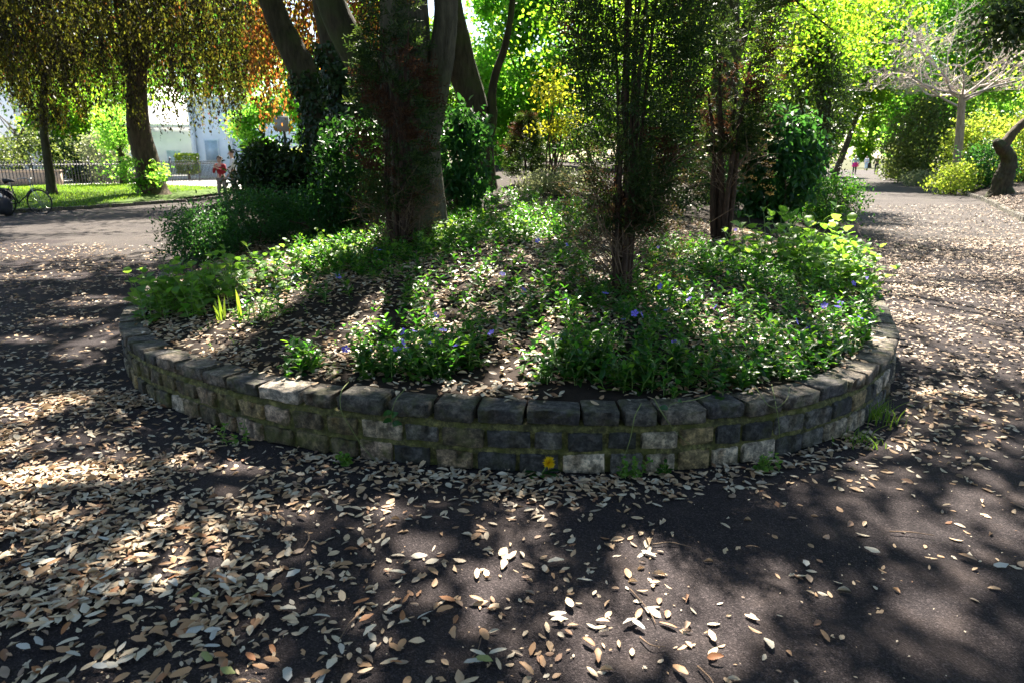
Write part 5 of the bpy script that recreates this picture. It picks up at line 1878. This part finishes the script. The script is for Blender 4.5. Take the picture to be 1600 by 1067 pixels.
blades("iris_shoots", "bright yellow-green iris blades lit by the sun, left of the white-flowered plant", on_bed(350, 502), 7, .26, .022, M['lf_iris'], .025)
blades("iris_shoots", "second set of bright iris blades touching the white-flowered plant", on_bed(377, 500), 6, .28, .02, M['lf_iris'], .025)
blades("iris_shoots", "few thin iris blades left of the bright ones", on_bed(311, 495), 3, .18, .014, M['lf_iris'], .02)
blades("grass_tuft", "grass tuft growing at the foot of the wall's right end", at_z(1375, 655) + [0, -.02, 0], 70, .16, .006, M['lf_grass'], .06, .7, "grass", False)
blades("grass_tuft", "lower grass tuft at the foot of the wall, left of the taller tuft", at_z(1338, 688) + [0, -.02, 0], 50, .10, .006, M['lf_grass'], .06, .8, "grass", False)


def weed(label, u, v, n, h, ll, mesh=AL, wallz=None):
    b = at_z(u, v)
    b[1] -= .015
    if wallz is not None:
        d = ray(u, v)
        k = 1.0
        b = np.array([0, 0, CAM_H]) + d * (wallz - CAM_H) / d[2] + np.array([0, -.02, 0])
    root = empty("weed", b, label, "weed", "weeds along the wall")
    B = b + np.column_stack([rng.normal(0, .03, n), rng.normal(-.01, .012, n), np.zeros(n)])
    P, X, N, L, tip, H = stems_cover(B, h, 4, ll, .02, .6)
    P[:, 1] = np.minimum(P[:, 1], b[1] + .0)
    place_leaves(root, mesh, P, X, N, L)
    part("stem", *cat_geo([tube(np.array([q, q + t * [.25, .25, .5], q + t]), [.0025, .002, .0015], 4, cap=False) for q, t in zip(B, tip)]), M['stem_green'], root, kind='stuff')
    return root


weed("feathery green weed at the wall foot right of the dandelion", 985, 742, 7, .12, .03)
weed("small two-leaved weed at the wall foot", 1040, 740, 3, .08, .045, VL)
weed("feathery weed at the wall foot under the dark setts", 1190, 733, 8, .09, .03)
weed("tiny weed in the shade at the wall's left foot", 376, 690, 5, .10, .03)
weed("low weeds at the wall foot below the moss", 540, 722, 7, .06, .03)

# dandelion in front of the wall
dd = at_z(845, 742)
dand = empty("dandelion", dd, "yellow dandelion in bloom at the foot of the wall", "flower")
fh = at_z(855, 727, .06) if False else np.array([at_z(857, 745)[0], dd[1] - .03, .085])
for k in range(9):
    a = 6.283 * k / 9 + rng.uniform(-.2, .2)
    L = rng.uniform(.08, .14)
    el = rng.uniform(.2, 1.1)
    t = np.linspace(0, 1, 9)
    w = .5 * np.array([.15, .32, .28, .5, .42, .7, .75, .5, 0]) * .035
    w[2::2] *= 1.25
    dirv = np.array([math.cos(a) * math.cos(el), -abs(math.sin(a)) * math.cos(el) * .6, math.sin(el)])
    c = np.array(dd) + dirv * (t * L)[:, None] - np.array([0, 0, 1]) * (.35 * L * t ** 2)[:, None] + [0, 0, .006]
    side = unit(np.cross(dirv, [0, 0, 1]))
    V = np.vstack([c + side * w[:, None], c - side * w[:, None]])
    i = np.arange(8)
    F = np.vstack([np.stack([i, i + 1, i + 10], 1), np.stack([i, i + 10, i + 9], 1)])
    part("leaf", V, F, M['lf_vinca_o'], dand)
part("stem", *tube(smooth_line([dd, dd + [.01, -.02, .03], fh], 4), .003, 6), M['stem_green'], dand)
n = 150
a = rng.uniform(0, 6.283, n)
el = rng.uniform(-.05, 1.35, n)
X = np.column_stack([np.cos(a) * np.cos(el), np.sin(a) * np.cos(el), np.sin(el)])
tilt = np.array(Matrix.Rotation(math.radians(50), 3, 'X'))
X = X @ tilt.T
V, F = inst(L2, np.tile(fh, (n, 1)), X, np.tile([0, -.6, 1.0], (n, 1)) + rng.normal(0, .1, (n, 3)), .036 * rng.uniform(.7, 1.1, n), .009)
part("flower_head", V, F, M['petal_yellow'], dand)

# trailing stems over the wall
def on_wall(u, v):
    """point just in front of the wall's face (or on the coping) seen at a place of the photo"""
    d = ray(u, v)
    t = np.linspace(2.2, 6.5, 2600)
    P = np.array([0, 0, CAM_H]) + t[:, None] * d
    hit = ((bed_e(P) > -.022) & (P[:, 2] < .362)) | (P[:, 2] < .004)
    return P[np.argmax(hit)]


def trail(label, pts, leaves=0, hang=True):
    P3 = [on_wall(u, v) for (u, v, z) in pts]
    q = smooth_line(P3, 8)
    root = empty("trailing_vine", P3[0], label, "vine", "vines trailing over the wall")
    part("stem", *tube(q, np.linspace(.0026, .0014, len(q)), 5), M['stem_pale'], root)
    for k in range(leaves):
        p = q[int(len(q) * (.55 + .45 * k / max(leaves, 1))) - 1]
        x = np.array([rng.uniform(-1, 1), -rng.uniform(.2, .6), rng.uniform(-.2, .6)])
        place_leaves(root, VL, p[None], x[None], np.array([[0, -.8, .7]]), [rng.uniform(.045, .065)])


trail("thin vine with five fresh leaves hanging before the mossy courses", [(634, 606, .38), (620, 622, .34), (613, 640, .27), (612, 655, .22), (615, 668, .17)], 6)
trail("long bare tendril hanging down the mossy wall, left of the leafy vine", [(545, 596, .37), (533, 612, .33), (533, 640, .24), (548, 668, .15), (566, 696, .06), (590, 724, .005)])
trail("pale tendril looping down the wall right of the dandelion", [(1002, 630, .37), (992, 650, .31), (986, 680, .2), (978, 706, .1), (966, 734, .005)])
trail("yellowish stem slanting across the grey setts", [(1022, 622, .37), (1032, 640, .32), (1048, 664, .24), (1066, 684, .18), (1078, 694, .14)])
trail("curled tendril looped over the coping at the right", [(1180, 604, .37), (1190, 618, .33), (1200, 632, .28), (1215, 636, .27), (1230, 622, .33), (1234, 604, .37)])
trail("straight tendril below the looped one", [(1206, 600, .37), (1212, 630, .3), (1217, 660, .2), (1218, 682, .14)])
trail("short vine on the coping above the blue-grey setts", [(1110, 616, .36), (1085, 624, .34), (1048, 632, .31), (1040, 655, .25)], 2)

# ------------------------------------------------------------------ fallen leaves
GU = np.array([0, 200, 400, 600, 800, 1000, 1200, 1400, 1600.])
GV = np.array([330, 400, 470, 540, 620, 700, 760, 800, 850, 900, 960, 1020, 1090.])
GD = np.array([
    [.05, .05, 0, 0, 0, 0, 0, .15, .35],
    [.30, .30, 0, 0, 0, 0, .3, .60, .60],
    [.40, .45, .4, 0, 0, 0, .3, .65, .65],
    [.45, .55, .5, .5, .5, .5, .5, .70, .60],
    [.70, .72, .55, .5, .5, .5, .5, .55, .25],
    [.82, .80, .55, .5, .5, .5, .5, .30, .12],
    [.88, .80, .45, .6, .72, .75, .55, .10, .07],
    [.88, .80, .55, .22, .16, .20, .14, .05, .06],
    [.86, .80, .66, .44, .24, .20, .13, .10, .11],
    [.84, .82, .76, .56, .32, .20, .13, .09, .09],
    [.72, .76, .70, .52, .26, .15, .10, .07, .07],
    [.42, .54, .52, .36, .19, .12, .08, .06, .06],
    [.32, .36, .34, .22, .10, .06, .05, .04, .04],
])


def litter_density(P):
    u, v, dep = to_px(P)
    iu = np.clip(np.interp(u, GU, np.arange(len(GU))), 0, len(GU) - 1.001)
    iv = np.clip(np.interp(v, GV, np.arange(len(GV))), 0, len(GV) - 1.001)
    a, b = iu.astype(int), iv.astype(int)
    fu, fv = iu - a, iv - b
    return (GD[b, a] * (1 - fu) + GD[b, a + 1] * fu) * (1 - fv) + (GD[b + 1, a] * (1 - fu) + GD[b + 1, a + 1] * fu) * fv


def noise2(P, s):
    x, y = P[:, 0] * s, P[:, 1] * s
    return (np.sin(1.7 * x + 2.1 * np.sin(.9 * y)) * np.sin(2.3 * y + 1.6 * np.sin(1.1 * x)) + .6 * np.sin(4.1 * x - 3.3 * y + 1) * np.sin(3.7 * y + 2.9 * x)) / 1.6


A_LEAF = .0009


def scatter(x0, x1, y0, y1, dens, mult=1.0, area=A_LEAF):
    """random points whose local number follows -ln(1-coverage)/leaf area"""
    cap = 2.3 / area * mult
    n = int(cap * (x1 - x0) * (y1 - y0))
    P = np.column_stack([rng.uniform(x0, x1, n), rng.uniform(y0, y1, n)])
    c = np.clip(dens(P), 0, .90)
    want = -np.log(1 - c) / 2.3
    return P[rng.random(n) < want]


def path_density(P):
    P3 = np.column_stack([P, np.zeros(len(P))])
    e = bed_e(P)
    d = litter_density(P3)
    d = d * np.clip(.75 + .75 * noise2(P, 1.5) + .45 * noise2(P, 5.0), .06, 1.25)
    near = np.exp(-((np.maximum(-e, 0) - .10) / .13) ** 2)
    d = np.maximum(d, near * .72 * (P[:, 0] > -1.2) * (P[:, 0] < 2.1))
    d = np.where((e > -.02), 0, d)
    d = np.where(right_z(P) > 0, 0, d)
    return np.clip(d, 0, .92)


near = scatter(-5.2, 6.0, 1.25, 4.6, path_density)
n_ = len(near)
X2 = rng.uniform(0, 6.283, n_)
Ln = rng.uniform(.030, .068, n_) * np.where(rng.random(n_) < .2, .6, 1)
tiltN = unit(np.column_stack([rng.normal(0, .22, n_), rng.normal(0, .22, n_), np.ones(n_)]))
dens_here = path_density(near)
pz = np.column_stack([near, .004 + path_z(near) + rng.random(n_) * .022 * dens_here])
# never inside the wall
Xd = np.column_stack([np.cos(X2), np.sin(X2), rng.normal(.02, .1, n_)])
aspect_l = rng.uniform(.28, .56, n_)
u_, v_, dep_ = to_px(pz)
inside = (u_ > 8) & (u_ < 1592) & (v_ > 700) & (v_ < 1060)
score = np.where(inside, Ln / dep_, 0)
order = np.argsort(-score)
pick = np.zeros(n_, bool)
pick[order[:300]] = True
rest = ~pick
LT = (np.array([(0, 0, 0), (.20, .30, .05), (.42, .55, .12), (.5, .22, .04), (.78, .40, .1), (.9, .05, -.03), (.7, -.28, .06), (.5, -.46, .13), (.24, -.20, .03)]),
      np.array([(0, 3, 1), (1, 3, 2), (3, 5, 4), (0, 5, 3), (0, 6, 5), (0, 8, 6), (8, 7, 6)]))
shape = rng.random(n_)
curl = Ln * rng.uniform(-1.0, 1.3, n_)
gl = []
for tpl, sel, cz in ((LO, rest & (shape < .66), 1.0), (LT, rest & (shape >= .66) & (shape < .86), 1.3), (LO, rest & (shape >= .86), 3.2)):
    gl.append(inst(tpl, pz[sel], Xd[sel], tiltN[sel], Ln[sel], (Ln * aspect_l)[sel] * (1 if cz < 3 else .8), np.abs(curl[sel]) * cz if cz > 3 else curl[sel] * cz))
cr = scatter(-5.2, 6.0, 1.25, 4.6, lambda q: np.clip(path_density(q) * .25 + .02, 0, .3), 1.0, .0009)
nc = len(cr)
a = rng.uniform(0, 6.283, nc)
lc = rng.uniform(.005, .016, nc)
gl.append(inst(L2, np.column_stack([cr, .003 + rng.random(nc) * .004]), np.column_stack([np.cos(a), np.sin(a), np.zeros(nc)]), np.tile([0, 0, 1.0], (nc, 1)) + rng.normal(0, .2, (nc, 3)), lc, lc * rng.uniform(.3, .8, nc)))
V, F = cat_geo(gl)
put("fallen_leaves", mesh_np("fallen_leaves", V, F, M['litter']), kind='stuff', label="thick scatter of dry pale and brown leaves on the asphalt")
kinds = list(DRY)
var = {k: leaf_variants("fallen_leaf", 1.0, M['dry_' + k], 9, .05) for k in kinds}
pk = np.where(pick)[0]
ck = rng.choice(len(kinds), len(pk), p=[.26, .28, .23, .11, .10, .02])
where_ = lambda p: "on open asphalt" if litter_density(p[None])[0] < .3 else "among the thick leaf scatter"
for j, i in enumerate(pk):
    k = kinds[ck[j]]
    o = put("fallen_leaf", var[k][int(rng.integers(0, 9))])
    m = basis(Xd[i], tiltN[i], Ln[i] * 1.05, Ln[i] * aspect_l[i], Ln[i])
    m.translation = Vector(pz[i] + [0, 0, .008])
    o.matrix_basis = m
    size = "small" if Ln[i] < .044 else "large" if Ln[i] > .058 else "middling"
    form = "slender" if aspect_l[i] < .40 else "broad"
    uu, vv = u_[i], v_[i]
    if vv < 800:
        zone = "near the wall foot " + ("left of the dandelion" if uu < 780 else "below the dandelion" if uu < 960 else "right of the dandelion" if uu < 1250 else "at the wall's right end")
    else:
        zone = ("in the thick drift at far left" if uu < 270 else "in the thick drift's right half" if uu < 540 else "where the drift thins out" if uu < 780 else
                "below the dandelion" if uu < 1000 else "on bare asphalt right of the dandelion" if uu < 1280 else "on bare asphalt at far right")
        zone += ", nearest row" if vv > 985 else ", middle row" if vv > 890 else ", back row"
    o["label"] = f"{size} {form} {DRY[k][1]} dry leaf {zone}"
    o["category"] = "leaf"
    o["group"] = f"{size} {form} {DRY[k][1]} leaves {zone}"
print("near litter", n_)

# farther path litter: smaller cards
def far_density(P):
    d = path_density(P)
    return np.where(P[:, 1] < 4.6, np.where((P[:, 0] < -5.2) | (P[:, 0] > 6), d, 0), d) * .9


A2 = .0016
fl = [scatter(-12, -2.4, 4.3, 13, far_density, .62, A2), scatter(2.3, 11, 3.6, 14, far_density, .95, A2), scatter(5, 18, 14, 24, far_density, .35, A2)]
P = np.vstack(fl)
n = len(P)
print("far litter", n)
L = rng.uniform(.03, .07, n) * (1 + np.maximum(P[:, 1] - 8, 0) * .04)
a = rng.uniform(0, 6.283, n)
V, F = inst(L2, np.column_stack([P, .004 + rng.random(n) * .02]), np.column_stack([np.cos(a), np.sin(a), rng.normal(0, .12, n)]),
            np.column_stack([rng.normal(0, .25, n), rng.normal(0, .25, n), np.ones(n)]), L, L * .48)
put("path_litter", mesh_np("path_litter", V, F, [M['litter'], M['mulch']], np.repeat((P[:, 0] > 0) & (rng.random(n) < .92), 2).astype(int)), kind='stuff', label="trodden dry leaves covering the far parts of both paths")
# litter on the bed and the coping
P = np.column_stack([rng.uniform(-3.6, 4.6, 80000), rng.uniform(3.3, 10.5, 80000)])
e = bed_e(P)
P = P[(e > .10) & (rng.random(len(P)) < np.clip(.5 + .5 * noise2(P, 2.0), .22, 1) * np.where(e > .19, 1, .35))]
n = len(P)
zz = np.where(bed_e(P) > .2, bed_z(P) + .006, .352)
L = rng.uniform(.03, .065, n)
a = rng.uniform(0, 6.283, n)
V, F = inst(LO, np.column_stack([P, zz + rng.random(n) * .012]), np.column_stack([np.cos(a), np.sin(a), rng.normal(0, .2, n)]),
            np.column_stack([rng.normal(0, .3, n), rng.normal(0, .3, n), np.ones(n)]), L, L * rng.uniform(.34, .5, n), L * rng.uniform(-1, 1.6, n))
put("bed_litter", mesh_np("bed_litter", V, F, M['litter']), kind='stuff', label="dry leaf litter lying between the plants of the bed")
P = np.column_stack([rng.uniform(8, 20, 26000), rng.uniform(8, 26, 26000)])
P = P[right_z(P) > 0]
P = P[rng.random(len(P)) < np.clip(1.3 - (right_z(P) - .1) * .5, .3, 1)]
n = len(P)
L = rng.uniform(.05, .10, n)
a = rng.uniform(0, 6.283, n)
V, F = inst(L2, np.column_stack([P, right_z(P) + .012 + rng.random(n) * .03]), np.column_stack([np.cos(a), np.sin(a), rng.normal(0, .2, n)]),
            np.column_stack([rng.normal(0, .35, n), rng.normal(0, .35, n), np.ones(n)]), L, L * .45)
put("bank_litter", mesh_np("bank_litter", V, F, M['mulch']), kind='stuff', label="old brown leaves on the bank behind the stone edging")
# fallen twigs on the asphalt
for k, (u, v, du, dv) in enumerate([(480, 830, -6, 25), (985, 920, 40, 55), (560, 960, -30, 40), (730, 1035, 22, -40), (1390, 830, 70, 6), (1000, 995, 40, 15), (1090, 1040, 30, 40), (1020, 850, 60, 4)]):
    p0, p1 = at_z(u, v, .01), at_z(u + du, v + dv, .012)
    q = smooth_line([p0, (p0 + p1) / 2 + rng.normal(0, .012, 3) * [1, 1, .3] + [0, 0, .006], p1], 5)
    o = put("fallen_twig", mesh_np("fallen_twig", *tube(q, np.linspace(.0035, .0015, len(q)), 5, .1), M['twig_dry']))
    o["label"] = "thin dry brown twig lying " + ("in the leaf drift below the wall's leafy vine", "below the dandelion, pointing at the camera", "on asphalt where the drift thins out", "in the nearest leaves below the dandelion",
                                                 "on dark asphalt under the wall's right end", "slanting across the sunlit streak right of the dandelion", "nearest the camera, right of the dandelion", "just below the wall's pale grey setts")[k]
    o["category"], o["group"] = "twig", "fallen twigs"
tris = sum(len(o.data.polygons) for o in col.objects if o.type == 'MESH')
print("polys", tris, "objects", len(col.objects))
